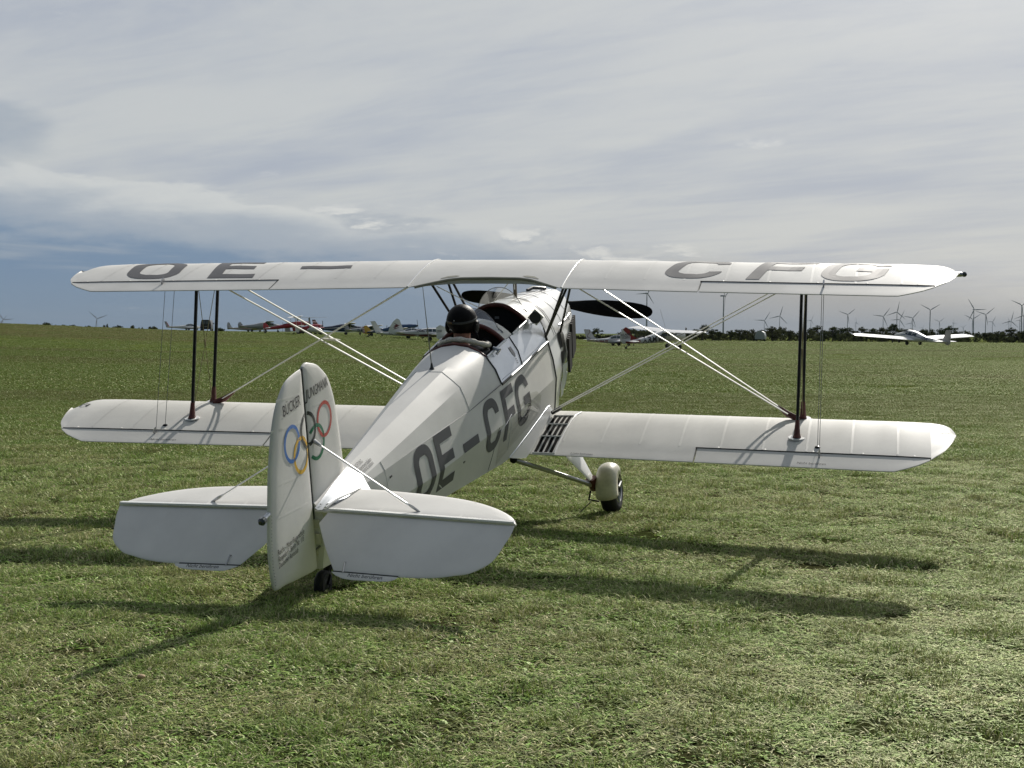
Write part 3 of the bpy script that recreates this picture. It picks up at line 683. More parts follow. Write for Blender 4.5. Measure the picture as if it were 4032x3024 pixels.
def wing_half(wg, sgn, xr, name, label=None):
    mb = MB(); xa0, xa1 = 1.775, 3.503
    def xx(l): return [sgn * x for x in l]
    mb.loft([wring(wg, x, 0, 1.0) for x in xx(stations(xr, xa0))], True)
    mb.loft([[wg.pt(x, t * hinge_t(wg, x) / .79, True) for t in reversed(TS)] + [wg.pt(x, t * hinge_t(wg, x) / .79, False) for t in TS[1:]] for x in xx(stations(xa0, xa1))], True)
    mb.loft([wring(wg, x, 0, 1.0) for x in xx([xa1 + .0005, 3.54, 3.575, 3.605, 3.63, 3.65, 3.665, 3.677, 3.686, 3.692])], True)
    o = mb.build(name, M['fabric'], plane, smooth=rad(50))
    # rib tapes: thin raised lines, one part
    mr = MB(); x = xr + .327 - ((xr - .66) % .327)
    while x < 3.5:
        tl = [.02, .06, .12, .2, .3, .42, .55, .68, .775]
        p = [wg.pt(sgn * x, t, True) for t in tl]
        mr.loft([[(q[0] + dx, q[1], q[2] + .0009) for dx in (-.009, .009)] for q in p], False, False); x += .327
    mr.build('rib_tape', M['fabric'], o, smooth=rad(40))
    # aileron
    ma = MB(); rr = []
    for x in stations(xa0 + .012, xa1 - .006):
        t0_ = hinge_t(wg, x) + .010; ts = [t0_ + (1 - t0_) * q for q in (0, .3, .6, .88, 1)]
        rr.append([wg.pt(sgn * x, t, True, False) for t in reversed(ts)] + [wg.pt(sgn * x, t, False, False) for t in ts])
    ma.loft(rr, True); al = ma.build('aileron', M['fabric'], plane, smooth=rad(40))
    # dark gap liner between wing and aileron
    MB().tube([(p[0], p[1] - .003, p[2] - .001) for p in (wg.pt(sgn * x, hinge_t(wg, x), True) for x in stations(xa0, xa1))], .0062, 6).build('hinge_gap', M['seam'], o, smooth=None)
    pi_ = [wg.pt(sgn * (xa0 + .004), t, True) for t in (.787, .85, .92, 1.0)]
    MB().loft([[(q[0] - .003, q[1], q[2] + .002), (q[0] + .003, q[1], q[2] + .002)] for q in pi_], False, False).build('hinge_gap', M['seam'], o, smooth=None)
    # little hinge covers along the gap
    for k in range(5):
        x = 1.95 + k * .36; p = wg.pt(sgn * x, hinge_t(wg, x) - .012, True); MB().ball((p[0], p[1], p[2]), (.012, .018, .006), 5).build('hinge_cover', M['fabric'], o)
    # aileron horn
    p = wg.pt(sgn * 2.72, .83, True)
    MB().box((p[0], p[1] - .01, p[2] + .018), (.012, .05, .036), Matrix.Rotation(rad(25), 3, 'X')).build('aileron_horn', M['steel'], al)
    return o, al
wings = {}
for sgn in (1, -1):
    wings['u', sgn] = wing_half(UP, sgn, .655, 'upper_wing')
    wings['l', sgn] = wing_half(LO, sgn, .40, 'lower_wing')
# centre section with a cut-out trailing edge
def cs_end(x):
    return float(np.interp(abs(x), [0, .25, .36, .65], [.755, .765, .80, 1.0]))
mb = MB(); rr = []
for k in range(-13, 14):
    x = k * .05; te = UP.TE(.64); le = te + CH; e = cs_end(x); ts = [q * e for q in (0, .005, .02, .05, .1, .17, .27, .4, .55, .7, .82, .92, 1)]
    f = lambda t, up: (x, le - t * CH, UP.cte(.64) + (1 - t) * CH * .04 + (yu(t) if up else yl(t)) * CH + (0.003 if up and t > .98 else 0))
    rr.append([f(t, True) for t in reversed(ts)] + [f(t, False) for t in ts[1:]])
mb.loft(rr, True); csn = mb.build('centre_section', M['fabric'], plane, smooth=rad(50))
te = UP.TE(.64); le = te + CH
def cs_pt(x, t, off=.003): return (x, le - t * CH, UP.cte(.64) + (1 - t) * CH * .04 + yu(t) * CH + off)
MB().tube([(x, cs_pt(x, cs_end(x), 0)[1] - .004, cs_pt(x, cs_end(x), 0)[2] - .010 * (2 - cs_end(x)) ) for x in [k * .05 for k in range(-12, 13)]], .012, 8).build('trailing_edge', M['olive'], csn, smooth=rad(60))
for sgn in (1, -1):   # joint fairing strips and hand grips
    MB().tube([UP.pt(sgn * .652, t, True)[:2] + (UP.pt(sgn * .652, t, True)[2] + .003,) for t in (.01, .05, .12, .25, .4, .6, .8, 1.0)], .009, 6).build('joint_strip', M['white'], csn, smooth=rad(60))
    g_ = [cs_pt(sgn * x, cs_end(x) - d, .002) for x, d in ((.27, .035), (.31, .055), (.37, .06), (.42, .045), (.42, .03), (.36, .02), (.3, .018))]
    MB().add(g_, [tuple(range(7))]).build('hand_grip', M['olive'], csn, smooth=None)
# navigation lights
for sgn in (1, -1):
    p = UP.pt(sgn * 3.685, .3, True)
    nl = MB().lathe([(-.03, .001), (-.03, .018), (.02, .018), (.03, .014)], (p[0], p[1], p[2] - .005), (sgn, .15, 0), 12).build('navigation_light', M['steel'], wings['u', sgn][0])
    MB().ball((p[0] + sgn * .04, p[1] + .005, p[2] - .005), (.02, .02, .02), 6).build('lens', M['glassdark'], wings['u', sgn][0])
    # tie-down eye let into the lower wingtip
    q = [LO.pt(sgn * x, t, True) for x, t in ((3.53, .34), (3.59, .31), (3.64, .33), (3.64, .45), (3.59, .47), (3.53, .44))]
    MB().add([(a, b_, c_ + .002) for a, b_, c_ in q], [tuple(range(6))]).build('tie_down_recess', M['seam'], wings['l', sgn][0], smooth=None)
    q = [LO.pt(sgn * x, t, True) for x, t in ((3.535, .355), (3.61, .325), (3.635, .345), (3.55, .395))]
    MB().add([(a, b_, c_ + .004) for a, b_, c_ in q], [tuple(range(4))]).build('tie_down_recess', M['cream'], wings['l', sgn][0], smooth=None)
# walkway with grip strips on the right lower root (three rows of four)
def wk(u, v):   # u 0..1 outboard, v 0..1 forward
    a = Vector((.432, 3.355)) * (1 - u) + Vector((.615, 3.312)) * u; c_ = Vector((.458, 4.05)) * (1 - u) + Vector((.640, 4.01)) * u
    p = a * (1 - v) + c_ * v; return LO.top(p.x, p.y, .004)
for r_ in range(3):
    for k in range(4):
        u0 = .05 + k * .245; u1 = u0 + .155; v0, v1 = ((.02, .36), (.395, .68), (.715, .95))[r_]
        mb = MB(); mb.loft([[wk(u, v0 + (v1 - v0) * q / 5) for u in (u0, (u0 + u1) / 2, u1)] for q in range(6)], False, False)
        mb.build('grip_strip', M['grip'], wings['l', 1][0], smooth=None)
for v in (.0, .378, .697, .965):
    MB().tube([wk(u, v) for u in (0, .35, .7, 1.0)], .006, 6).build('walkway_batten', M['white'], wings['l', 1][0], smooth=rad(60))
MB().tube([LO.top(x, b_, .003) for x, b_ in ((.622, 3.315), (.628, 3.5), (.634, 3.7), (.642, 3.88), (.655, 4.0), (.68, 4.10))], .008, 6).build('walkway_edge', M['white'], wings['l', 1][0], smooth=rad(60))
# bright root fairing sheets
for sgn in (1, -1):
    mb = MB(); rr = []
    for xo, bo, ci, bi, cin in ((.405, 3.26, 0, 2.97, -.548), (.418, 3.37, 0, 3.20, -.515), (.424, 3.55, 0, 3.45, -.482), (.430, 3.75, 0, 3.68, -.452), (.434, 3.92, 0, 3.86, -.427), (.438, 4.06, 0, 3.99, -.41), (.442, 4.13, 0, 4.06, -.42)):
        te_ = LO.TE(xo); p = Vector(LO.top(sgn * xo, bo, .005)) if bo >= te_ else Vector((sgn * xo, bo, LO.cte(xo) - .002)); q = Vector((sgn * (side_x(bi, cin) + .004), bi, cin)); m_ = p * .5 + q * .5
        rr.append([p, p * .7 + q * .3 + Vector((0, 0, -.006)), m_ + Vector((0, 0, -.006)), q])
    mb.loft(rr, False, False); mb.build('root_fairing', M['white'], plane, smooth=rad(50))
    MB().tube([tuple(Vector(r[3])) for r in rr], .005, 6).build('fairing_bead', M['alu'], plane, smooth=rad(60))
# clear protective film on the right flank
mb = MB(); rr = []
for b_, cl_, ch_ in ((2.66, -.52, -.24), (2.9, -.46, -.17), (3.1, -.44, -.16), (3.4, -.42, -.14), (3.6, -.40, -.17), (3.75, -.38, -.24)):
    rr.append([(side_x(b_, cl_ + (ch_ - cl_) * k / 4, .005), b_, cl_ + (ch_ - cl_) * k / 4) for k in range(5)])
mb.loft(rr, False, False); mb.build('protective_film', M['film'], plane, smooth=rad(40))
for pts in ([(2.66, -.24), (2.78, -.205), (2.9, -.17)], [(2.9, -.17), (2.91, -.3), (2.9, -.46)]):
    MB().tube([(side_x(b_, c_, .005), b_, c_) for b_, c_ in pts], .0018, 5).build('film_edge', M['alu'], plane)

# --- registration letters, rasterised into strips and laid on the surfaces
def rrect(u, v, u0, u1, v0, v1, r):
    cx, cy = (u0 + u1) / 2, (v0 + v1) / 2; dx = abs(u - cx) - ((u1 - u0) / 2 - r); dy = abs(v - cy) - ((v1 - v0) / 2 - r)
    return math.hypot(max(dx, 0), max(dy, 0)) + min(max(dx, dy), 0) <= r
def glyph(ch, W, H, s):
    ro = W * .42; ri = max(.01, ro - s)
    ring = lambda u, v: rrect(u, v, 0, W, 0, H, ro) and not rrect(u, v, s, W - s, s, H - s, ri)
    if ch == 'O': return ring
    if ch == 'C': return lambda u, v: ring(u, v) and not (u > W * .5 and H * .32 < v < H * .68)
    if ch == 'G': return lambda u, v: (ring(u, v) and not (u > W * .5 and H * .50 < v < H * .72)) or (W * .52 < u < W and H * .40 < v < H * .40 + s * 1.0) or (W - s < u < W and H * .25 < v < H * .40 + s)
    if ch == 'E': return lambda u, v: 0 <= u <= s or (u <= W * .98 and (v >= H - s or v <= s)) or (u <= W * .88 and abs(v - H * .53) < s / 2)
    if ch == 'F': return lambda u, v: 0 <= u <= s or (u <= W * .98 and v >= H - s) or (u <= W * .85 and abs(v - H * .50) < s / 2)
    if ch == '-': return lambda u, v: 0 <= u <= W and abs(v - H * .47) < s * .47
def draw(mb, ch, W, H, s, place, rows=56, step=.06):
    ins = glyph(ch, W, H, s)
    def runs(v):
        out = []; on = None; N = 240
        for i in range(N + 1):
            u = W * i / N; k = ins(u, min(max(v, 1e-4), H - 1e-4))
            if k and on is None: on = u
            if (not k or i == N) and on is not None:
                if u - on > W / N * 1.5: out.append((on, u))
                on = None
        return out
    for j in range(rows):
        v0, v1 = H * j / rows, H * (j + 1) / rows; m_ = runs((v0 + v1) / 2); a, b_ = runs(v0 + 1e-4), runs(v1 - 1e-4)
        for i, (p, q) in enumerate(m_):
            A = a[i] if len(a) == len(m_) and abs(a[i][0] - p) < W * .2 and abs(a[i][1] - q) < W * .2 else (p, q); B = b_[i] if len(b_) == len(m_) and abs(b_[i][0] - p) < W * .2 and abs(b_[i][1] - q) < W * .2 else (p, q)
            n = max(1, int((q - p) / step + .5)); vs = [place(A[0] + (A[1] - A[0]) * k / n, v0) for k in range(n + 1)] + [place(B[0] + (B[1] - B[0]) * k / n, v1) for k in range(n + 1)]
            mb.add(vs, [(k, k + 1, k + n + 2, k + n + 1) for k in range(n)])
    return mb
for ch, b0, W in (('O', 1.18, .285), ('E', 1.533, .29), ('-', 1.955, .282), ('C', 2.385, .285), ('F', 2.757, .285), ('G', 3.07, .36)):
    for sgn in (1, -1):
        # the far side reads towards the tail
        if sgn > 0: pl_ = lambda u, v: (side_x(b0 + u, -.355 + v, .0035), b0 + u, -.355 + v)
        else: pl_ = lambda u, v: (-side_x(4.63 - b0 - u, -.355 + v, .0035), 4.63 - b0 - u, -.355 + v)
        draw(MB(), ch, W, .40, .072, pl_).build('registration_letter', M['letter'], fus, smooth=None, merge=1e-5)
def on_wing(x0, sgn, W, Hh=.59):
    def pl_(u, v):
        t = .725 - v / Hh * .60; xb = x0 + u; x = xb + sgn * (v * .20); return UP.pt(x, t, True)[:2] + (UP.pt(x, t, True)[2] + .0028,)
    return pl_
for ch, x0, sgn, W in (('O', -3.12, -1, .45), ('E', -2.40, -1, .39), ('-', -1.66, -1, .43), ('C', 1.42, 1, .46), ('F', 2.12, 1, .43), ('G', 2.65, 1, .47)):
    draw(MB(), ch, W, .59, .105, on_wing(x0, sgn, W), 64, .05).build('registration_letter', M['letter'], wings['u', sgn][0], smooth=None, merge=1e-5)

# --- tail ----------------------------------------------------------------
def plate(outline, thick, place, mb=None, inset=.03, crown=1.0):
    """a rounded, slightly domed surface from a closed outline (p, q); place(p, q, h) with h the half thickness"""
    mb = mb or MB(); n = len(outline); cx = sum(p for p, q in outline) / n; cy = sum(q for p, q in outline) / n
    prof = [(1.0, 0.0), (.992, .28), (.96, .55), (.86, .8), (.6, .95), (.3, 1.0)]
    for sg in (1, -1):
        rings = [[place(cx + (p - cx) * k, cy + (q - cy) * k, sg * thick * hgt) for p, q in outline] for k, hgt in prof]
        mb.loft(rings, False, True); c0 = len(mb.v); mb.add([place(cx, cy, sg * thick)] + rings[-1], [(0, 1 + k, 1 + (k + 1) % n) for k in range(n)])
    return mb
def smooth_outline(pts, it=2, fixed=()):
    for _ in range(it):
        out = []
        for i, p in enumerate(pts):
            q = pts[(i + 1) % len(pts)]
            if p in fixed and q in fixed: out += [p] if p in fixed else []; continue
            if p in fixed: out += [p, (p[0] * .5 + q[0] * .5, p[1] * .5 + q[1] * .5)]
            elif q in fixed: out += [(p[0] * .75 + q[0] * .25, p[1] * .75 + q[1] * .25)]
            else: out += [(p[0] * .75 + q[0] * .25, p[1] * .75 + q[1] * .25), (p[0] * .25 + q[0] * .75, p[1] * .25 + q[1] * .75)]
        pts = out
    return pts
def spline(pts, n=5):
    out = []
    for i in range(len(pts) - 1):
        p0, p1, p2, p3_ = pts[max(0, i - 1)], pts[i], pts[i + 1], pts[min(len(pts) - 1, i + 2)]
        for k in range(n):
            t = k / n; out.append(tuple(.5 * (2 * b + (c - a) * t + (2 * a - 5 * b + 4 * c - d) * t * t + (3 * b - a - 3 * c + d) * t ** 3) for a, b, c, d in zip(p0, p1, p2, p3_)))
    return out + [pts[-1]]
RUD = [(-.012, .895), (-.10, .892), (-.225, .872), (-.334, .800), (-.40, .715), (-.45, .62), (-.51, .458), (-.561, .259), (-.598, .085), (-.61, -.059), (-.595, -.19), (-.55, -.222), (-.45, -.235), (-.286, -.267), (-.10, -.30), (-.012, -.31)]
FIN = [(.010, .905), (.06, .915), (.129, .897), (.20, .872), (.262, .833), (.33, .775), (.378, .70), (.424, .573), (.456, .39), (.474, .22), (.485, .12), (.40, .08), (.2, .06), (.010, .04)]
RUD = spline(RUD); FIN = spline(FIN[:11]) + FIN[11:]
def ring_add(mb, c0, q0, ro, w_, place, a0=0, a1=2 * PI, n=48):
    vs = []; 
    for k in range(n + 1):
        a = a0 + (a1 - a0) * k / n
        for r_ in (ro, ro - w_): vs.append(place(c0 + r_ * math.cos(a), q0 + r_ * math.sin(a)))
    mb.add(vs, [(2 * k, 2 * k + 1, 2 * k + 3, 2 * k + 2) for k in range(n)]); return mb
TK = .022
rud = plate(RUD, TK, lambda p, q, h: (h, p, q)).build('rudder', M['fabric'], plane, smooth=rad(50), merge=1e-5)
fin = plate(FIN, TK, lambda p, q, h: (h, p, q)).build('fin', M['fabric'], plane, smooth=rad(50), merge=1e-5)
MB().tube([(0, -.001, .895), (0, -.001, .4), (0, -.001, -.05)], .010, 8).build('hinge_gap', M['seam'], plane)
from mathutils.bvhtree import BVHTree
def surf(o):
    me = o.data; t = BVHTree.FromPolygons([v.co for v in me.vertices], [tuple(p.vertices) for p in me.polygons])
    return t
RT_, FT_ = surf(rud), surf(fin)
def on_tail(p, q, off=.0028, sg=1):
    t = RT_ if p < 0 else FT_; h = t.ray_cast(Vector((sg * .5, p, q)), Vector((-sg, 0, 0)))
    return ((h[0].x if h[0] is not None else sg * .002) + sg * off, p, q)
RR, RW = .108, .0215
for sg in (1, -1):
    for nm, p, q in (('ring_blue', -.246, .525), ('ring_yellow', -.135, .427), ('ring_black', -.012, .537), ('ring_green', .092, .437), ('ring_red', .219, .540)):
        mb = MB()
        # split at the rudder hinge where a ring crosses it
        N = 72; vs = []; ok = []
        for k in range(N):
            a0, a1 = 2 * PI * k / N, 2 * PI * (k + 1) / N; pm = p + RR * math.cos((a0 + a1) / 2)
            if abs(pm) < .013: continue
            ring_add(mb, p, q, RR, RW, lambda a, b_: on_tail(a, b_, .0028, sg), a0, a1, 1)
        mb.build(nm, M[nm], rud if p < -.05 else fin, smooth=None)
def tail_txt(txt, p0, q0, size, ang, sx=.8, sh=.18, par=None, sg=1):
    ca, sa = math.cos(ang), math.sin(ang)
    text_mb(txt, size, lambda u, v: on_tail(p0 + u * ca - v * sa, q0 + u * sa + v * ca, .003, sg), shear=sh, sx=sx).build('lettering', M['print'], par, smooth=None)
tail_txt('B\u00dcCKER', -.325, .700, .088, rad(2), .72, .12, rud)
tail_txt('JUNGMANN', .014, .706, .088, rad(2), .62, .12, fin)
for k, tx in enumerate(('Reichs - Motorfliegerschule', 'Rangsdorf - Berlin Nr. 115', 'Deutscher Aeroclub')):
    tail_txt(tx, -.545, -.022 - k * .038, .046, rad(0), .70 if k < 2 else .68, .15, rud)
# tail light on a bracket
tl = MB().tube([(0, -.565, .225), (0, -.61, .222), (0, -.64, .215)], .012, 8).build('tail_light', M['alu'], rud)
MB().lathe([(0, .001), (0, .02), (.03, .022), (.045, .012), (.047, .001)], (0, -.628, .216), (0, -1, -.1), 12).build('lens', M['glassdark'], rud)
# rivets down the trailing edge: one stuff part
mb = MB()
for k in range(22):
    q = .21 - k * .0185; p = float(np.interp(q, [-.19, -.059, .085, .259], [-.595, -.61, -.598, -.561])) + .012; x_, a, b_ = on_tail(p, q, 0); mb.ball((x_ * .9 + .0015, a, b_), .0035, 3)
r_ = mb.build('rivet_row', M['steel'], rud); r_['kind'] = 'stuff'

STAB = [(.03, .36), (.30, .36), (.60, .335), (.80, .30), (.95, .245), (1.08, .165), (1.18, .07), (1.225, -.01), (1.235, -.045), (.9, -.045), (.5, -.045), (.13, -.045), (.03, -.045)]
ELV = [(.085, -.075), (.12, -.004), (.4, -.004), (.8, -.004), (1.228, -.004), (1.222, .06), (1.205, .135), (1.15, .272), (1.06, .352), (.975, .378), (.90, .398), (.83, .409), (.75, .414), (.66, .416), (.45, .417), (.285, .417), (.20, .28)]
ELV = [(.118, .004), (.4, .002), (.8, .002), (1.228, .002), (1.219, .07), (1.20, .135), (1.155, .262), (1.06, .345), (.975, .372), (.90, .392), (.83, .404), (.75, .411), (.66, .415), (.45, .416), (.285, .416), (.18, .25), (.09, .085)]
STAB = STAB[:1] + spline(STAB[1:9]) + STAB[9:]; ELV = ELV[:3] + spline(ELV[3:13]) + ELV[13:14] + spline(ELV[14:])
DR = rad(29.5); HB, HC0, HC1 = -.05, .062, .034
def hinge_c(x): return HC0 + (HC1 - HC0) * min(1, x / 1.24)
for sgn in (1, -1):
    st = plate(STAB, .02, lambda p, q, h: (sgn * p, q, hinge_c(p) + h)).build('stabiliser', M['fabric'], plane, smooth=rad(50), merge=1e-5)
    for x in (.42, .66, .9):
        mb = MB(); mb.loft([[(sgn * (x + q * .02 + dx), b_, hinge_c(x) + .0205 - abs(q - .5) * .008) for dx in (-.008, .008)] for q, b_ in ((.05, -.03), (.35, .06), (.65, .15), (.92, .24))], False, False); mb.build('rib_tape', M['fabric'], st)
    MB().loft([[(sgn * x, HB + db, hinge_c(x) + dc) for db, dc in ((.036, .0185), (.012, .0235), (-.004, .0245), (-.007, .014))] for x in (.125, .5, .9, 1.225)], False, False).build('hinge_glint_strip', M['white'], st, smooth=rad(20))  # whiter strip, tilted forward, added so the hinge edge looks sunlit
    el_ = plate(ELV, .013, lambda p, q, h: (sgn * p, HB - q * math.cos(DR) + h * math.sin(DR), hinge_c(p) - q * math.sin(DR) + h * math.cos(DR))).build('elevator', M['fabric'], plane, smooth=rad(50), merge=1e-5)
    TAB = [(.27, .419), (.66, .419), (.645, .437), (.61, .452), (.55, .457), (.40, .462), (.345, .457), (.30, .44)] if sgn > 0 else [(.29, .419), (.69, .419), (.68, .432), (.645, .448), (.60, .455), (.42, .458), (.36, .455), (.30, .425)]
    ep = lambda p, q, h: (sgn * p, HB - q * math.cos(DR) + h * math.sin(DR), hinge_c(p) - q * math.sin(DR) + h * math.cos(DR))
    tab = plate(TAB, .004, ep).build('trim_tab', M['fabric'], el_, smooth=rad(50))
    MB().tube([ep(p, .4175, .004) for p in (.28, .66)], .003, 5).build('hinge_gap', M['seam'], el_)
    if sgn > 0: text_mb('Nicht ber\u00fchren', .034, lambda u, v: ep(.37 + u, .45 - v, .0062), shear=.2, sx=.95).build('lettering', M['print'], tab, smooth=None)
    else: text_mb('Nicht ber\u00fchren', .034, lambda u, v: ep(.61 - u, .448 - v, .0062), shear=.2, sx=.95).build('lettering', M['print'], tab, smooth=None)
    hx = .335 if sgn > 0 else .36
    MB().tube([ep(hx, .36, .012), ep(hx, .385, .035), ep(hx + .005, .43, .012)], .004, 5).build('tab_horn', M['steel'], el_)
    # bracing wire from fin to stabiliser with its fitting
    a, b_ = Vector((sgn * .014, .06, .452)), Vector((sgn * .652, .02, .062)); d = (b_ - a)
    bw = MB().tube([a, a + d * .9], .011, 8, flat=.35, up=(0, 1, 0)).build('tail_bracing_wire', M['wire'], plane)
    MB().tube([a + d * .87, a + d * .93, b_], [.004, .010, .006], 6).build('turnbuckle', M['steel'], bw)
    MB().tube([a - d * .02, a + d * .04, a + d * .075], [.014, .012, .007], 8).build('fin_fitting', M['steel'], bw)
    # bare sheet over the stabiliser root
    mb = MB(); rows = [[(.030, .485, .160), (.034, .25, .130), (.034, .05, .092), (.035, -.045, .080)], [(.066, .52, .124), (.062, .25, .108), (.060, .02, .088), (.066, -.07, .078)], [(.100, .546, .090), (.090, .27, .094), (.084, .02, .087), (.090, -.062, .078)]]
    rows = [[(sgn * x, y, z) for x, y, z in r] for r in rows]; mb.loft(rows, False, False); tf_ = mb.build('tail_fairing', M['alu'], plane, smooth=rad(60))
    MB().lathe([(0, .001), (0, .006), (.003, .004), (.004, .001)], (sgn * .058, -.01, .091), (0, 0, 1), 10).build('screw', M['seam'], tf_)
    mb = MB(); rows = [[(.101, .546, .090), (.091, .27, .095), (.085, .02, .088)], [(.15, .56, -.02), (.155, .30, .070), (.13, .05, .082)]]; rows = [[(sgn * x, y, z) for x, y, z in r] for r in rows]; mb.loft(rows, False, False); mb.build('tail_fairing', M['alu'], plane, smooth=rad(60))
    MB().tube([(sgn * x, y, z) for x, y, z in ((.165, .37, .076), (.155, .2, .092), (.125, .08, .095), (.10, -.04, .085))], .008, 6).build('fairing_bead', M['white'], plane)
    for p_, q1 in ((.42, .385), (.66, .385), (.88, .36), (1.06, .30)):
        MB().loft([[ep(p_ + dx, q, .0128 + k_) for dx, k_ in ((-.009, 0), (0, .0006), (.009, 0))] for q in (.045, .12, .2, q1 * .75, q1 * .93)], False, False).build('rib_tape', M['fabric'], el_, smooth=rad(60))
for par, q0, lo_, hi_ in ((rud, .76, -.36, -.03), (rud, .60, -.45, -.03), (rud, .30, -.53, -.03), (rud, .12, -.575, -.03), (rud, -.10, -.585, -.03), (fin, .74, .03, .30), (fin, .62, .03, .37), (fin, .30, .03, .43)):
    mb = MB(); mb.loft([[on_tail(lo_ + (hi_ - lo_) * k / 7, q0 + (k / 7 - 1) * (hi_ - lo_) * -.12 + dq, .0006 + e_) for dq, e_ in ((-.009, -.0004), (0, .0002), (.009, -.0004))] for k in range(8)], False, False); mb.build('rib_tape', M['fabric'], par, smooth=rad(60))
# sternpost fittings and tail wheel
mb = MB(); mb.box((.0, .02, -.03), (.07, .06, .05)); mb.box((.02, -.005, -.12), (.04, .03, .06)); mb.box((-.01, .0, -.21), (.05, .03, .03)); mb.tube([(.05, .0, -.02), (.09, -.03, .02), (.11, -.05, .035)], .008, 6)
mb.build('sternpost_fitting', M['cream'], plane)
MB().tube([(.03, .0, -.17), (.0, -.04, -.19), (-.03, -.08, -.205)], .006, 5).build('rudder_cable', M['cable'], plane)
tw = MB().tube([(0, .20, -.33), (0, .14, -.37), (0, .12, -.41)], [.035, .028, .02], 8)
for s_ in (1, -1): tw.tube([(0, .13, -.37), (s_ * .035, .10, -.40), (s_ * .035, .06, -.435)], .011, 6)
twp = tw.build('tail_wheel', M['black'], plane)
TWC = (0, .06, -.435)
MB().lathe([(-.028, .04), (-.03, .07), (-.015, .082), (.015, .082), (.03, .07), (.028, .04)], TWC, (1, 0, 0), 24).build('tyre', M['rubber'], twp)
MB().lathe([(-.026, .001), (-.028, .03), (-.02, .045), (.02, .045), (.028, .03), (.026, .001)], TWC, (1, 0, 0), 16).build('rim', M['seam'], twp)

# turtle-deck inscription
def deck_side(b_, s_):   # s_ runs down across the strip between the two upper stringers
    p, q = sect(b_)[1], sect(b_)[3]; return (p[0] + (q[0] - p[0]) * s_ + .003, b_, p[1] + (q[1] - p[1]) * s_ + .003)
for k, (tx, b0, s0) in enumerate((('ACHTUNG', .555, .42), ('Beim R\u00fcckw\u00e4rtsverschieben', .50, .66), ('Heckrad ausl\u00f6sen', .58, .86))):
    text_mb(tx, .036, lambda u, v: deck_side(b0 + u, s0 - v / .11 * 1.0), sx=.60).build('lettering', M['letter'], fus, smooth=None)

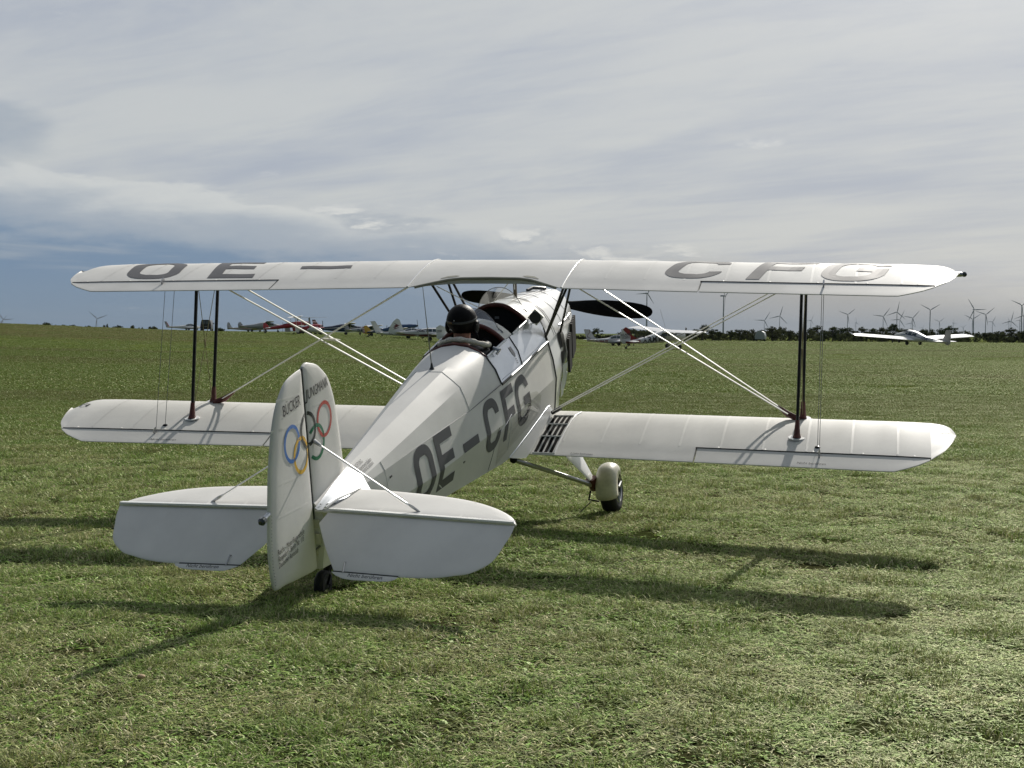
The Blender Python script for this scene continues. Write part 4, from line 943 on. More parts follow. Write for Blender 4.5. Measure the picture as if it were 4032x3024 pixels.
# --- struts -------------------------------------------------------------
def strut(a, b_, r, name, m, par=None, fl=.5, n=10): return MB().tube([a, b_], r, n, flat=fl, up=(0, 1, 0)).build(name, m, par or plane, smooth=rad(50))
for sgn in (1, -1):
    for nm, lo, hi in (('rear', (2.537, 3.268), (2.545, 3.60)), ('front', (2.553, 3.70), (2.553, 4.02))):
        pl_ = Vector(LO.top(sgn * lo[0], lo[1], 0)); pu = UP.pt(sgn * hi[0], (UP.LE(hi[0]) - hi[1]) / CH, False); pu = Vector(pu)
        d = (pu - pl_).normalized(); st = strut(pl_ + d * .02, pu, .022, 'interplane_strut', M['black'], fl=.55)
        MB().tube([pl_ - d * .0, pl_ + d * .03, pl_ + d * .10, pl_ + d * .135], [.048, .034, .026, .023], 10, flat=.72, up=(0, 1, 0)).build('leather_boot', M['leather'], st, smooth=rad(60))
        MB().lathe([(0, .001), (.0, .066), (.006, .064), (.008, .001)], pl_, (0, -.03, 1), 18).build('base_plate', M['white'], st)
        MB().tube([pu - d * .03, pu], .028, 10, flat=.75, up=(0, 1, 0)).build('strut_collar', M['leather'], st)
    # incidence wires crossing between the two struts
    A, B = Vector(LO.top(sgn * 2.54, 3.29, .03)), Vector(UP.pt(sgn * 2.553, (UP.LE(2.553) - 4.0) / CH, False)); C_, D_ = Vector(LO.top(sgn * 2.553, 3.68, .03)), Vector(UP.pt(sgn * 2.545, (UP.LE(2.545) - 3.62) / CH, False))
    MB().tube([A, B], .003, 5).build('incidence_wire', M['straw'], plane); MB().tube([C_, D_], .003, 5).build('incidence_wire', M['straw'], plane)
    mid = (A + B + C_ + D_) / 4; MB().tube([mid + Vector((0, .0, -.03)), mid + Vector((0, 0, .03))], .008, 6).build('wire_clip', M['straw'], plane)
    # cabane: three legs a side
    f1, f2 = Vector((sgn * .352, 4.225, .125)), Vector((sgn * .37, 4.70, .06))
    for foot, top in ((f1, (.598, 4.05)), (f1, (.575, 4.42)), (f2, (.57, 4.46))):
        t_ = (UP.LEl(.64) - top[1]) / CH; pu = Vector((sgn * top[0], top[1], UP.cte(.64) + (1 - t_) * CH * .04 + yl(t_) * CH)); strut(foot, pu, .017, 'cabane_strut', M['black'], fl=.6)
    MB().ball(f1, .026, 6).build('strut_fitting', M['black'], plane)
    # flying wires (root to upper bay) and landing wires (cabane to lower strut), in pairs
    r0 = Vector((sgn * .47, 4.03, -.455))
    for k in range(2):
        e = Vector(UP.pt(sgn * (2.50), (UP.LE(2.5) - (4.00 - k * .22)) / CH, False)); s0 = r0 + Vector((0, -.02 * k if k == 0 else -.10, .02))
        MB().tube([s0, e], .016, 8, flat=.28, up=(0, 1, 0)).build('flying_wire', M['wire'], plane)
        a = Vector(UP.pt(sgn * .68, (UP.LE(.68) - (4.30 - k * .42)) / CH, False)); z_ = Vector(LO.top(sgn * (2.44), 3.70 - k * .04, .05))
        lw = MB().tube([a, z_], .015, 8, flat=.28, up=(0, 1, 0)).build('landing_wire', M['wire'], plane)
        if k == 0:
            dd = (z_ - a).normalized(); base = Vector(LO.top(sgn * 2.535, 3.66, .0))
            MB().tube([base, z_ + Vector((0, 0, -.012)), z_ - dd * .10], [.022, .026, .010], 8).build('wire_boot', M['leather'], lw)
    # spacer rod where the wires cross
    MB().tube([Vector((sgn * 1.475, 4.10, .115)), Vector((sgn * 1.50, 3.98, .148)), Vector((sgn * 1.53, 3.82, .19))], [.006, .015, .006], 8).build('wire_spacer', M['cream'], plane)
    MB().tube([r0 + Vector((-sgn * .03, 0, -.02)), r0 + Vector((sgn * .05, -.02, .03))], .018, 6).build('wire_fitting', M['black'], plane)
    # cables between the two ailerons
    for x_, t_ in ((2.72, .83), (2.70, .70)):
        a = Vector(LO.pt(sgn * x_, t_, True)); u = Vector(UP.pt(sgn * (x_ + .0), t_ - .02, False)); MB().tube([a, u], .0022, 5).build('aileron_cable', M['cable'], plane)
        if t_ < .8: MB().ball(a, (.022, .022, .010), 6).build('cable_grommet', M['black'], plane)
for dx, (f_, t_) in enumerate((((-.33, 4.1, .15), (.10, 4.2, .66)), ((.33, 4.25, .11), (-.55, 4.1, .60)))): MB().tube([f_, t_], .004, 5).build('cabane_wire', M['wire'], plane)
# lettering near ailerons and the step
for sgn in (1, -1):
    text_mb('Nicht ber\u00fchren', .034, lambda u, v: (lambda p: (p[0], p[1], p[2] + .003))(LO.pt(2.62 * sgn + u * 1.0 - (0.06 if sgn > 0 else .1), .955 - v / .95, True, False)), shear=.2).build('lettering', M['print'], wings['l', sgn][1], smooth=None)
text_mb('Nicht betreten', .032, lambda u, v: LO.top(.76 + u, 3.29 - .2352 * (u) + v, .003), shear=.2).build('lettering', M['print'], wings['l', 1][0], smooth=None)

# --- windscreens, post, mirror, antenna ----------------------------------
def screen(b_, hw, cbase, ctop, back, name):
    mb = MB(); rows = []; fr = []
    for j in range(9):
        v = j / 8; row = []
        for i in range(25):
            u = -1 + 2 * i / 24; hgt = (1 - abs(u) ** 2.6) ** .6 if abs(u) < 1 else 0
            x = hw * u * (1 - .10 * v); cb = cbase - (abs(u) ** 2) * (cbase - top_c(b_, hw * .98)); row.append((x, b_ - .06 * (u * u) - back * v * hgt, cb + (ctop - cbase) * hgt * v))
        rows.append(row)
    mb.loft(rows, False, False); o = mb.build(name, M['perspex'], plane, smooth=rad(60))
    MB().tube(rows[-1], .0028, 5).build('screen_edge', M['perspex'] if False else M['cable'], o)
    MB().tube([(x, y, z + .002) for x, y, z in rows[0]], .006, 5).build('screen_base', M['seam'], o)
    return o
screen(4.20, .225, .452, .592, .09, 'windscreen')
screen(3.44, .225, .445, .560, .08, 'windscreen')
mb = MB(); mb.box((-.001, 4.62, .50), (.030, .018, .20)); po = mb.build('deck_post', mat('brown_post', (0.10, 0.085, 0.06), 0.5), plane)
MB().box((-.001, 4.612, .53), (.010, .012, .10)).build('scale_strip', M['alu'], po)
MC = Vector((.335, 4.00, .358))  # round dark-faced instrument on a square bracket beside the front pit
mir = MB().box(MC + Vector((0, .02, 0)), (.10, .02, .10), Matrix.Rotation(rad(42), 3, 'Y')).build('instrument_pod', mat('olive_bracket', (0.62, 0.63, 0.56), 0.5), plane)
MB().lathe([(0, .001), (0, .044), (-.012, .05), (-.016, .044), (-.014, .001)], MC + Vector((0, .006, 0)), (0, 1, 0), 24).build('instrument_face', M['seam'], mir)
MB().tube([MC + Vector((-.02, .03, -.04)), (.30, 4.05, .30)], .012, 6).build('instrument_arm', M['alu'], mir)
an = MB().tube([(0, 2.255, .375), (0, 2.20, .72), (0, 2.165, .965)], [.0042, .003, .002], 6).build('whip_aerial', M['cable'], plane)
MB().tube([(0, 2.258, .335), (0, 2.258, .35), (0, 2.257, .385)], [.022, .012, .006], 8).build('aerial_base', M['seam'], an)

# --- undercarriage ---------------------------------------------------------
for sgn in (1, -1):
    top1, low1 = Vector((sgn * .40, 4.12, -.55)), Vector((sgn * .770, 3.985, -1.03))
    mb = MB(); rings = []
    for q, ch, tk in ((0, .56, .05), (.55, .36, .042), (.92, .17, .036), (1.0, .13, .03)):
        o_ = top1.lerp(low1, q); rings.append([o_ + Vector((sgn * tk / 2 * math.sin(t) * .8, ch / 2 * math.cos(t) - .05 * (1 - q), 0)) for t in (2 * PI * k / 14 for k in range(14))])
    mb.loft(rings, True); leg = mb.build('undercarriage_leg', M['white'], plane, smooth=rad(50))
    apex, axle = Vector((sgn * .335, 3.13, -.612)), Vector((sgn * .770, 3.97, -1.08))
    MB().tube([apex, apex.lerp(axle, .04), apex.lerp(axle, .045), apex.lerp(axle, .93), apex.lerp(axle, .935), axle], [.014, .014, .019, .019, .022, .022], 12).build('bracing_strut', M['tube'], plane, smooth=rad(50))
    MB().ball(apex, .032, 6).build('strut_fitting', M['black'], plane)
    WC = Vector((sgn * .913, 4.118, -1.165))
    MB().tube([low1, low1 + Vector((sgn * .02, .02, -.08)), WC + Vector((-sgn * .07, -.03, .04))], [.05, .045, .05], 10).build('leather_boot', M['leather'], leg)
    MB().tube([low1 + Vector((sgn * .02, 0, -.06)), WC + Vector((-sgn * .05, 0, -.02))], [.035, .06], 10).build('brake_housing', M['black'], leg)
    MB().tube([low1 + Vector((0, -.03, -.10)), low1 + Vector((-sgn * .01, -.06, -.17)), WC + Vector((-sgn * .10, -.05, -.10))], .008, 6).build('brake_pipe', M['black'], leg)
    camb_ = Matrix.Rotation(-sgn * rad(6), 3, 'Y'); ax = camb_ @ Vector((1, 0, 0)) * sgn
    wh = MB().lathe([(-.06, .11), (-.072, .15), (-.062, .185), (-.03, .203), (.03, .203), (.062, .185), (.072, .15), (.06, .11)], WC, ax, 36).build('wheel', M['rubber'], plane, smooth=rad(50))
    MB().lathe([(.04, .001), (.055, .03), (.055, .05), (.03, .06), (.03, .09), (.062, .112), (.06, .118)], WC, ax, 28).build('rim', M['seam'], wh)
    MB().lathe([(.062, .105), (.07, .113), (.064, .12)], WC, ax, 28).build('rim_edge', M['steel'], wh)
    for k in range(3):
        t = 2 * PI * k / 3 + .2; e1 = camb_ @ Vector((0, math.cos(t), math.sin(t))); MB().tube([WC + ax * .062 + e1 * .03, WC + ax * .066 + e1 * .12], .012, 6).build('wheel_spoke', M['steel'], wh)
    # mudguard wrapped over the tyre: cross-section swept round the rear and the top
    mb = MB(); rr = []; up_ = camb_ @ Vector((0, 0, 1))
    for k in range(17):
        t = rad(-97 + 165 * k / 16); rad_dir = up_ * math.cos(t) + Vector((0, 1, 0)) * math.sin(t); ring = []
        for j in range(11):
            s_ = rad(-90 + 180 * j / 10); w_ = .088 * (1 - .25 * max(0, (k - 12) / 4)); ring.append(WC + ax * (math.sin(s_) * w_ - .005) + rad_dir * (.125 + .100 * math.cos(s_) ** .6 if math.cos(s_) > 1e-6 else .125))
        rr.append(ring)
    mb.loft(rr, False, False); md_ = mb.build('mudguard', M['guard'], plane, smooth=rad(60))
    sm = md_.modifiers.new('sheet', 'SOLIDIFY'); sm.thickness = .006; sm.offset = 1
    # trailing static cord by the wheel
    p_ = low1 + Vector((0, -.02, -.2)); MB().tube([p_, p_ + Vector((-sgn * .09, -.10, -.08)), p_ + Vector((-sgn * .2, -.25, -.20))], .005, 5).build('static_cord', M['cable'], leg)

# ------------------------------------------------------------------ the pilot, seated in the rear pit (body axes of the biplane)
def skin_body(name, joints, edges, m, root, levels=2):
    """one continuous surface grown on a skeleton: joints = [(point, (rx, ry))]"""
    me = bpy.data.meshes.new(name); me.from_pydata([j[0] for j in joints], edges, []); o = bpy.data.objects.new(name, me); COL.objects.link(o)
    md = o.modifiers.new('skin', 'SKIN'); md.use_smooth_shade = True
    for i, j in enumerate(joints):
        v = me.skin_vertices[0].data[i]; v.radius = j[1]; v.use_root = (i == root)
    ss = o.modifiers.new('sub', 'SUBSURF'); ss.levels = levels; ss.render_levels = levels
    dg = bpy.context.evaluated_depsgraph_get(); new = bpy.data.meshes.new_from_object(o.evaluated_get(dg)); bpy.data.objects.remove(o); bpy.data.meshes.remove(me)
    new.materials.clear(); new.materials.append(m)
    for p in new.polygons: p.use_smooth = True
    return new
M['jacket'] = mat('black_leather_jacket', (0.016, 0.014, 0.013), 0.42, coat=0.15, var=0.25, vscale=14, bump=0.3, bscale=50)
M['trousers'] = mat('dark_trousers', (0.03, 0.032, 0.04), 0.85)
def build_pilot():
    root = thing('person', 'pilot seen from behind in black flying helmet and sheepskin collar in the rear cockpit', 'person')
    root.parent = None
    root.matrix_world = plane.matrix_basis @ PART_FRAME[plane.name] @ Matrix.Translation((0, 3.02, -.30))
    off = Vector((0, 3.02, -.30))
    def L(x, b_, c): return Vector((x, b_, c)) - off
    J = [(L(0, 3.0, -.26), (.15, .12)), (L(0, 2.99, -.05), (.145, .11)), (L(0, 2.985, .14), (.165, .115)), (L(0, 2.985, .30), (.135, .09)), (L(0, 3.0, .355), (.062, .066)), (L(0, 3.015, .43), (.064, .074)), (L(0, 3.035, .52), (.085, .098)), (L(0, 3.03, .585), (.072, .085)),
         (L(.175, 2.99, .27), (.062, .065)), (L(.225, 3.03, .04), (.046, .048)), (L(.16, 3.20, -.06), (.032, .032)), (L(.13, 3.26, -.05), (.036, .022)),
         (L(-.175, 2.99, .27), (.062, .065)), (L(-.225, 3.03, .04), (.046, .048)), (L(-.10, 3.20, -.06), (.032, .032)), (L(-.07, 3.26, -.05), (.036, .022)),
         (L(.11, 3.06, -.29), (.085, .085)), (L(.15, 3.42, -.21), (.058, .06)), (L(.14, 3.68, -.44), (.038, .04)), (L(.14, 3.77, -.43), (.036, .028)),
         (L(-.11, 3.06, -.29), (.085, .085)), (L(-.15, 3.42, -.21), (.058, .06)), (L(-.14, 3.68, -.44), (.038, .04)), (L(-.14, 3.77, -.43), (.036, .028))]
    E_ = [(0, 1), (1, 2), (2, 3), (3, 4), (4, 5), (5, 6), (6, 7), (3, 8), (8, 9), (9, 10), (10, 11), (3, 12), (12, 13), (13, 14), (14, 15), (0, 16), (16, 17), (17, 18), (18, 19), (0, 20), (20, 21), (21, 22), (22, 23)]
    link('body', skin_body('body', J, E_, M['skin'], 0), root)
    # five fingers a hand, closed round the stick and the throttle
    for sx, base in ((1, L(.125, 3.275, -.045)), (-1, L(-.068, 3.275, -.045))):
        mb = MB()
        for k, ln in enumerate((.9, 1.0, .95, .75)):
            p = base + Vector((0, .012, .02 - .016 * k)); mb.tube([p, p + Vector((-sx * .02, .030 * ln, .0)), p + Vector((-sx * .045, .022 * ln, -.004)), p + Vector((-sx * .05, -.002, -.006))], [.009, .0085, .008, .006], 8)
        p = base + Vector((-sx * .015, -.03, .028)); mb.tube([p, p + Vector((-sx * .025, .02, .014)), p + Vector((-sx * .035, .042, .006))], [.011, .010, .007], 8)
        h_ = mb.build('hand', M['skin'], root, smooth=rad(70))
    # face (turned forward): nose, lips, eyes
    mb = MB(); mb.tube([L(0, 3.125, .545), L(0, 3.148, .515), L(0, 3.128, .50)], [.008, .014, .010], 8); mb.tube([L(-.022, 3.12, .468), L(0, 3.130, .468), L(.022, 3.12, .468)], [.004, .009, .004], 8)
    for s_ in (1, -1): mb.ball(L(s_ * .032, 3.112, .545), .012, 6)
    mb.build('face', M['skin'], root, smooth=rad(70))
    # jacket: torso and sleeves
    Jk = [(p, (r[0] * 1.13 + .008, r[1] * 1.13 + .008)) for p, r in (J[0], J[1], J[2], (J[3][0], (.165, .105)))] + [(L(0, 2.985, .385), (.088, .085))] + [(J[i][0], (J[i][1][0] + .012, J[i][1][1] + .012)) for i in (8, 9, 10, 12, 13, 14)]
    link('jacket', skin_body('jacket', Jk, [(0, 1), (1, 2), (2, 3), (3, 4), (3, 5), (5, 6), (6, 7), (3, 8), (8, 9), (9, 10)], M['jacket'], 0), root)
    Jt = [(J[0][0] + Vector((0, .02, -.03)), (.17, .13))] + [(J[i][0], (J[i][1][0] + .012, J[i][1][1] + .012)) for i in (16, 17, 18, 20, 21, 22)]
    link('trousers', skin_body('trousers', Jt, [(0, 1), (1, 2), (2, 3), (0, 4), (4, 5), (5, 6)], M['trousers'], 0), root)
    for s_ in (1, -1): MB().tube([L(s_ * .14, 3.64, -.45), L(s_ * .14, 3.70, -.455), L(s_ * .14, 3.80, -.44)], [.045, .05, .035], 10).build('boot', M['black'], root, smooth=rad(60))
    # sheepskin collar lying on the shoulders
    mb = MB(); pts = []; rs_ = []
    for k in range(25):
        t = rad(-115 + 280 * k / 24 - 115 + 90); a = rad(-205 + 230 * k / 24)
        pts.append(L(.165 * math.cos(a) + .05 * max(0, math.cos(a)), 2.985 + .11 * math.sin(a), (.418 - .062 * max(0, math.cos(a)) ** 2 - .066 * max(0, -math.cos(a)) ** 2 - .03 * max(0, math.sin(a)))))
        rs_.append(.021 + .004 * math.sin(k * 2.1))
    mb.tube(pts, rs_, 12, flat=1.1); col_ = mb.build('sheepskin_collar', M['tan'], root, smooth=rad(80))
    # helmet shell, ear cups, strap, goggles band
    mb = MB(); HC = L(0, 3.03, .535); rr = []
    for i in range(15):
        ph = rad(2 + 146 * i / 14); ring = []
        for k in range(28):
            a = 2 * PI * k / 28; rx, ry, rz_ = .118, .130, .126
            cut = 1.0 if ph < rad(95) else 1 - .10 * (ph - rad(95)) / rad(35)
            x, y, z = rx * math.sin(ph) * math.cos(a), ry * math.sin(ph) * math.sin(a), rz_ * math.cos(ph)
            if math.sin(a) > .55 and z < .03: y *= .72      # open face
            ring.append(HC + Vector((x * cut, y * cut, z)))
        rr.append(ring)
    mb.loft(rr, False, True); mb.add([HC + Vector((0, 0, .127))] + rr[0], [(0, 1 + k, 1 + (k + 1) % 28) for k in range(28)])
    hel = mb.build('flying_helmet', M['helmet'], root, smooth=rad(70))
    for s_ in (1, -1):
        MB().lathe([(-.01, .001), (-.01, .05), (.014, .054), (.026, .044), (.03, .001)], HC + Vector((s_ * .10, .005, -.05)), (s_, 0, -.05), 20).build('ear_cup', M['helmet'], hel)
    MB().tube([HC + Vector((.117 * math.cos(a), .131 * math.sin(a), .012 + .01 * math.sin(a))) for a in (2 * PI * k / 28 for k in range(29))], .009, 8, flat=.35, up=(0, 0, 1)).build('goggle_strap', M['seam'], hel, smooth=rad(60))
    MB().box(HC + Vector((-.055, -.122, .004)), (.030, .006, .014), Matrix.Rotation(rad(-24), 3, 'Z')).build('strap_buckle', mat('brass_buckle', (0.18, 0.11, 0.07), 0.4, metal=.4), hel)
    MB().ball(HC + Vector((-.022, -.1235, .022)), .006, 5).build('helmet_stud', M['steel'], hel)
    MB().tube([HC + Vector((-.066, -.105, -.056)), HC + Vector((-.06, -.116, -.046)), HC + Vector((-.05, -.119, -.05)), HC + Vector((-.048, -.114, -.06))], .003, 6).build('strap_ring', M['steel'], hel)
    MB().tube([HC + Vector((.108, -.03, -.055)), HC + Vector((.14, -.05, -.10)), HC + Vector((.12, .06, -.2))], .003, 5).build('headset_cord', M['seam'], hel)
    MB().tube([L(.25, 3.0, .33), L(.30, 3.0, .31), L(.285, 2.97, .285)], [.012, .018, .010], 8).build('harness_buckle', M['steel'], col_)
    return root
build_pilot()

# ------------------------------------------------------------------ far aeroplanes
GL = mat('far_window', (0.03, 0.05, 0.06), 0.08, coat=0.6)
PAINT = {}
def paint(col, rough=0.3):
    k = (tuple(col), rough)
    if k not in PAINT: PAINT[k] = mat('far_paint_%d' % len(PAINT), col, rough, coat=0.3, var=0.04, vscale=2)
    return PAINT[k]
WHITE, SILVER, RED, DKRED, BLUE, NAVY, YELL, GREY, MAROON, ORANGE = (.72, .72, .71), (.46, .465, .47), (.36, .018, .03), (.20, .012, .02), (.025, .07, .17), (.015, .025, .06), (.62, .38, .04), (.30, .31, .32), (.13, .015, .025), (.50, .10, .05)
def foil(mb, pts, chord_frac=.12, n=5):
    """thin wing through stations [(x, y_lead, y_trail, z, thick)]"""
    rr = []
    for x, yl_, yt, z, tk in pts:
        up = []; dn = []
        for k in range(n + 1):
            t = k / n; y = yl_ + (yt - yl_) * t; hgt = tk * 2.6 * (math.sqrt(t) * .6 - t * .25 - t * t * .35) + tk * .04; up.append((x, y, z + hgt)); dn.append((x, y, z - hgt * .35))
        rr.append(up + list(reversed(dn)))
    mb.loft(rr, True); return mb
def aircraft(name, label, u, dist, yaw, L=7.5, span=9.5, high=True, prof=None, tail_up=0.0, body=WHITE, wing=WHITE, finc=WHITE, fin=None, fin_band=None, belly=None, stripe=None, letters=None, letters2=None, chord=1.4, dihedral=.03, wy=.30, glass='cabin', gear='tail', nose=None, propc=(.03, .03, .03), biplane=False, strutted=True, group='aeroplanes parked on the far side of the field', dz=0.0, wing_rough=.3, wheelc=(.02, .02, .02), finlet=None, bank=0.0, wing_t=1.0, winc=0.0):
    """y=0 at the tail end, +y forward; built level at real size and set nose-up for tail-draggers"""
    p = at(u, dist); r = thing(name, label, 'aeroplane', (p.x, p.y, p.z + dz), -rad(yaw), group); r.rotation_euler = (rad(tail_up), rad(bank), -rad(yaw))
    prof = prof or [(0, .05, .55, .10), (.12, .13, .58, .17), (.35, .32, .62, .36), (.52, .46, .80, .58), (.68, .48, .82, .62), (.78, .46, .68, .46), (.92, .36, .66, .38), (.985, .20, .64, .22)]
    ys = [q[0] * L for q in prof]
    def sec(y):
        return tuple(float(np.interp(y, ys, [q[i] for q in prof])) for i in (1, 2, 3))
    def sx(y, z, o=.012):
        hw, zc, hh = sec(y); q = min(.98, abs(z - zc) / hh); return hw * (1 - q ** 2.6) ** (1 / 2.6) + o
    mb = MB(); rr = []
    for f_, hw, zc, hh in prof:
        rr.append([(hw * math.copysign(abs(math.cos(t)) ** .75, math.cos(t)), f_ * L, zc + hh * math.copysign(abs(math.sin(t)) ** .75, math.sin(t))) for t in (2 * PI * k / 14 for k in range(14))])
    mb.loft(rr, True); fz = mb.build('fuselage', paint(body), r, smooth=rad(45))
    def band(y0, y1, z0, z1, m, nm, par=fz, n=6):
        for s_ in (1, -1):
            mq = MB(); rw = []
            for k in range(n + 1):
                y = y0 + (y1 - y0) * k / n; a, b_ = (z0(y) if callable(z0) else z0), (z1(y) if callable(z1) else z1)
                rw.append([(s_ * sx(y, a + (b_ - a) * j / 3), y, a + (b_ - a) * j / 3) for j in range(4)])
            mq.loft(rw, False, False); mq.build(nm, m, par, smooth=rad(45))
    if belly:
        band(belly[1] * L, belly[2] * L, lambda y: sec(y)[1] - sec(y)[2] * .92, lambda y: sec(y)[1] + sec(y)[2] * belly[3], paint(belly[0]), 'painted_band')
    if stripe:
        for c_, y0, y1, zf, w_ in stripe: band(y0 * L, y1 * L, lambda y: sec(y)[1] + sec(y)[2] * zf, lambda y: sec(y)[1] + sec(y)[2] * (zf + w_), paint(c_), 'painted_stripe')
    if nose: # cowling
        mb = MB(); rr = []
        for f_ in (nose[1], .92, .985):
            hw, zc, hh = sec(f_ * L); rr.append([((hw + .012) * math.cos(t), f_ * L, zc + (hh + .012) * math.sin(t)) for t in (2 * PI * k / 14 for k in range(14))])
        mb.loft(rr, True); mb.build('cowling', paint(nose[0]), r, smooth=rad(45))
    # fin, rudder
    fin = fin or [(0, .45), (-.1, 1.1), (0, 1.75), (.35, 1.75), (.75, 1.0), (1.1, .7), (1.1, .5)]
    mb = MB(); mb.loft([[(s_ * .035, y, z) for y, z in fin] for s_ in (1, -1)], True); fo = mb.build('fin', paint(finc), r, smooth=None)
    if fin_band:
        for c_, poly in fin_band:
            MB().loft([[(s_ * .048, y, z) for y, z in poly] for s_ in (1, -1)], True).build('fin_marking', paint(c_), fo, smooth=None)
    if finlet:
        for tx, y, z, sz in finlet: text_mb(tx, sz, lambda uu, v: (.055, y + uu, z + v), bold=.028).build('lettering', M['print'], fo, smooth=None)
    # tailplane
    tz = sec(.05 * L)[1] + .12; mb = MB(); foil(mb, [(-1.45, .55, .05, tz, .04), (-1.2, .8, 0, tz, .06), (0, .95, 0, tz, .08), (1.2, .8, 0, tz, .06), (1.45, .55, .05, tz, .04)]); mb.build('tailplane', paint(wing, wing_rough), r, smooth=rad(45))
    # wings
    wyL = (1 - wy) * L; hs = span / 2
    def wing_at(z, sp, nm='wing', c=chord, c_tip=.75):
        for s_ in (1, -1):
            mb = MB(); foil(mb, [(s_ * .0, wyL + c * .5, wyL - c * .5, z, .16 * wing_t), (s_ * sp * .6, wyL + c * .5, wyL - c * .5, z + sp * .6 * dihedral, .15 * wing_t), (s_ * sp * .92, wyL + c * .45, wyL - c * .46, z + sp * .92 * dihedral, .12 * wing_t), (s_ * sp, wyL + c * .22, wyL - c * .42, z + sp * dihedral, .05)], n=6)
            if winc: mb.v = [(a_, b_, c_ + (b_ - wyL) * winc) for a_, b_, c_ in mb.v]
            wo_ = mb.build(nm, paint(wing, wing_rough), r, smooth=rad(45))
    hw, zc, hh = sec(wyL)
    if biplane:
        wing_at(zc - hh * .8, hs * .97, 'lower_wing'); wing_at(zc + hh + .62, hs, 'upper_wing')
        for s_ in (1, -1):
            for dy in (.35, -.35): MB().tube([(s_ * hs * .66, wyL + dy, zc - hh * .8 + hs * .66 * dihedral), (s_ * hs * .66, wyL + dy, zc + hh + .62 + hs * .66 * dihedral)], .03, 6).build('interplane_strut', paint(GREY), r)
            MB().tube([(s_ * .35, wyL + .3, zc + hh * .5), (s_ * .5, wyL + .3, zc + hh + .62)], .025, 6).build('cabane_strut', paint(GREY), r)
    elif high:
        wing_at(zc + hh * .98, hs)
        if strutted:
            for s_ in (1, -1): MB().tube([(s_ * sx(wyL, zc - hh * .6), wyL, zc - hh * .6), (s_ * hs * .55, wyL, zc + hh + hs * .55 * dihedral)], .035, 6).build('wing_strut', paint(wing), r)
    else: wing_at(zc - hh * .62, hs)
    # glazing
    if glass == 'cabin':
        for s_ in (1, -1):
            for y0, y1 in ((wyL - chord * .62, wyL - chord * .22), (wyL - chord * .16, wyL + chord * .22), (wyL + chord * .28, wyL + chord * .52)):
                mq = MB(); rw = [[(s_ * sx(y, zc + hh * q, .015), y, zc + hh * q) for q in (.18, .45, .78)] for y in (y0, (y0 + y1) / 2, y1)]; mq.loft(rw, False, False); mq.build('window', GL, fz, smooth=rad(45))
        mq = MB(); y0, y1 = wyL + chord * .50, wyL + chord * .86; h1 = sec(y1)
        mq.loft([[(x * sec(y0)[0] * .9, y0, sec(y0)[1] + sec(y0)[2] * (1.0 - .08 * x * x)) for x in (-1, -.5, 0, .5, 1)], [(x * h1[0] * .95, y1, h1[1] + h1[2] * (1.02 - .25 * x * x)) for x in (-1, -.5, 0, .5, 1)]], False, False); mq.build('windscreen', GL, fz, smooth=rad(45))
    elif glass == 'bubble':
        y0, y1 = (1 - wy) * L - .95, (1 - wy) * L + 1.15; rr = []
        for k in range(9):
            t = k / 8; y = y0 + (y1 - y0) * t; hgt = math.sin(PI * min(1, t * .92 + .04)) ** .7; h0 = sec(y); rr.append([(h0[0] * .92 * math.cos(a), y, h0[1] + h0[2] * .45 + (h0[2] * .5 + .30 * hgt) * math.sin(a)) for a in (PI * j / 10 for j in range(11))])
        mq = MB().loft(rr, False, False); cn = mq.build('canopy', GL, r, smooth=rad(60))
        for k in (0, 3, 6, 8): MB().tube(rr[k], .028, 5).build('canopy_frame', paint(body), cn)
    elif glass == 'open':
        for yy in (wyL - .75, wyL - 1.65):
            h0 = sec(yy); MB().lathe([(0, .001), (0, .26), (.03, .29), (.05, .001)], (0, yy, h0[1] + h0[2] * .95), (0, 0, 1), 14).build('cockpit', M['dark'], fz)
            MB().loft([[(x, yy + .32 - x * x, h0[1] + h0[2] * .95) for x in (-.25, 0, .25)], [(x * .8, yy + .22 - x * x, h0[1] + h0[2] * .95 + .28) for x in (-.25, 0, .25)]], False, False).build('windscreen', M['perspex'], fz)
    # propeller and undercarriage
    hw, zc2, hh2 = sec(L * .985); mb = MB(); mb.box((0, L + .06, zc2), (.16, .05, 1.7), Matrix.Rotation(rad(12), 3, 'Y')); mb.lathe([(0, .14), (.12, .12), (.25, .001)], (0, L * .985, zc2), (0, 1, 0), 10); mb.build('propeller', paint(propc), r)
    def wheel(x, y, z, rd, fr):
        wo_ = MB().lathe([(-.07, .05), (-.09, rd * .75), (-.05, rd), (.05, rd), (.09, rd * .75), (.07, .05)], (x, y, z), (1, 0, 0), 16).build('wheel', paint(wheelc, .8), r)
        MB().tube([fr, (x * .93, y, z)], .05, 6).build('undercarriage_leg', paint(body), r)
    if gear == 'tail':
        for s_ in (1, -1): wheel(s_ * .95, L * .80, .27 / math.cos(rad(tail_up)) - L * .80 * math.tan(rad(tail_up)), .27, (s_ * .35, L * .78, sec(L * .78)[1] - sec(L * .78)[2] * .9))
        MB().tube([(0, .35, .42), (0, .08, .16)], .04, 6).build('tail_spring', paint(GREY), r); MB().lathe([(-.04, .03), (-.04, .12), (.04, .12), (.04, .03)], (0, .06, .12), (1, 0, 0), 12).build('tail_wheel', paint(wheelc, .8), r)
    else:
        for s_ in (1, -1): wheel(s_ * .95, L * .62, .22, .22, (s_ * .35, L * .62, zc - hh * .8))
        wheel(.0, L * .90, .19, .19, (0, L * .88, sec(L * .88)[1] - sec(L * .88)[2] * .8))
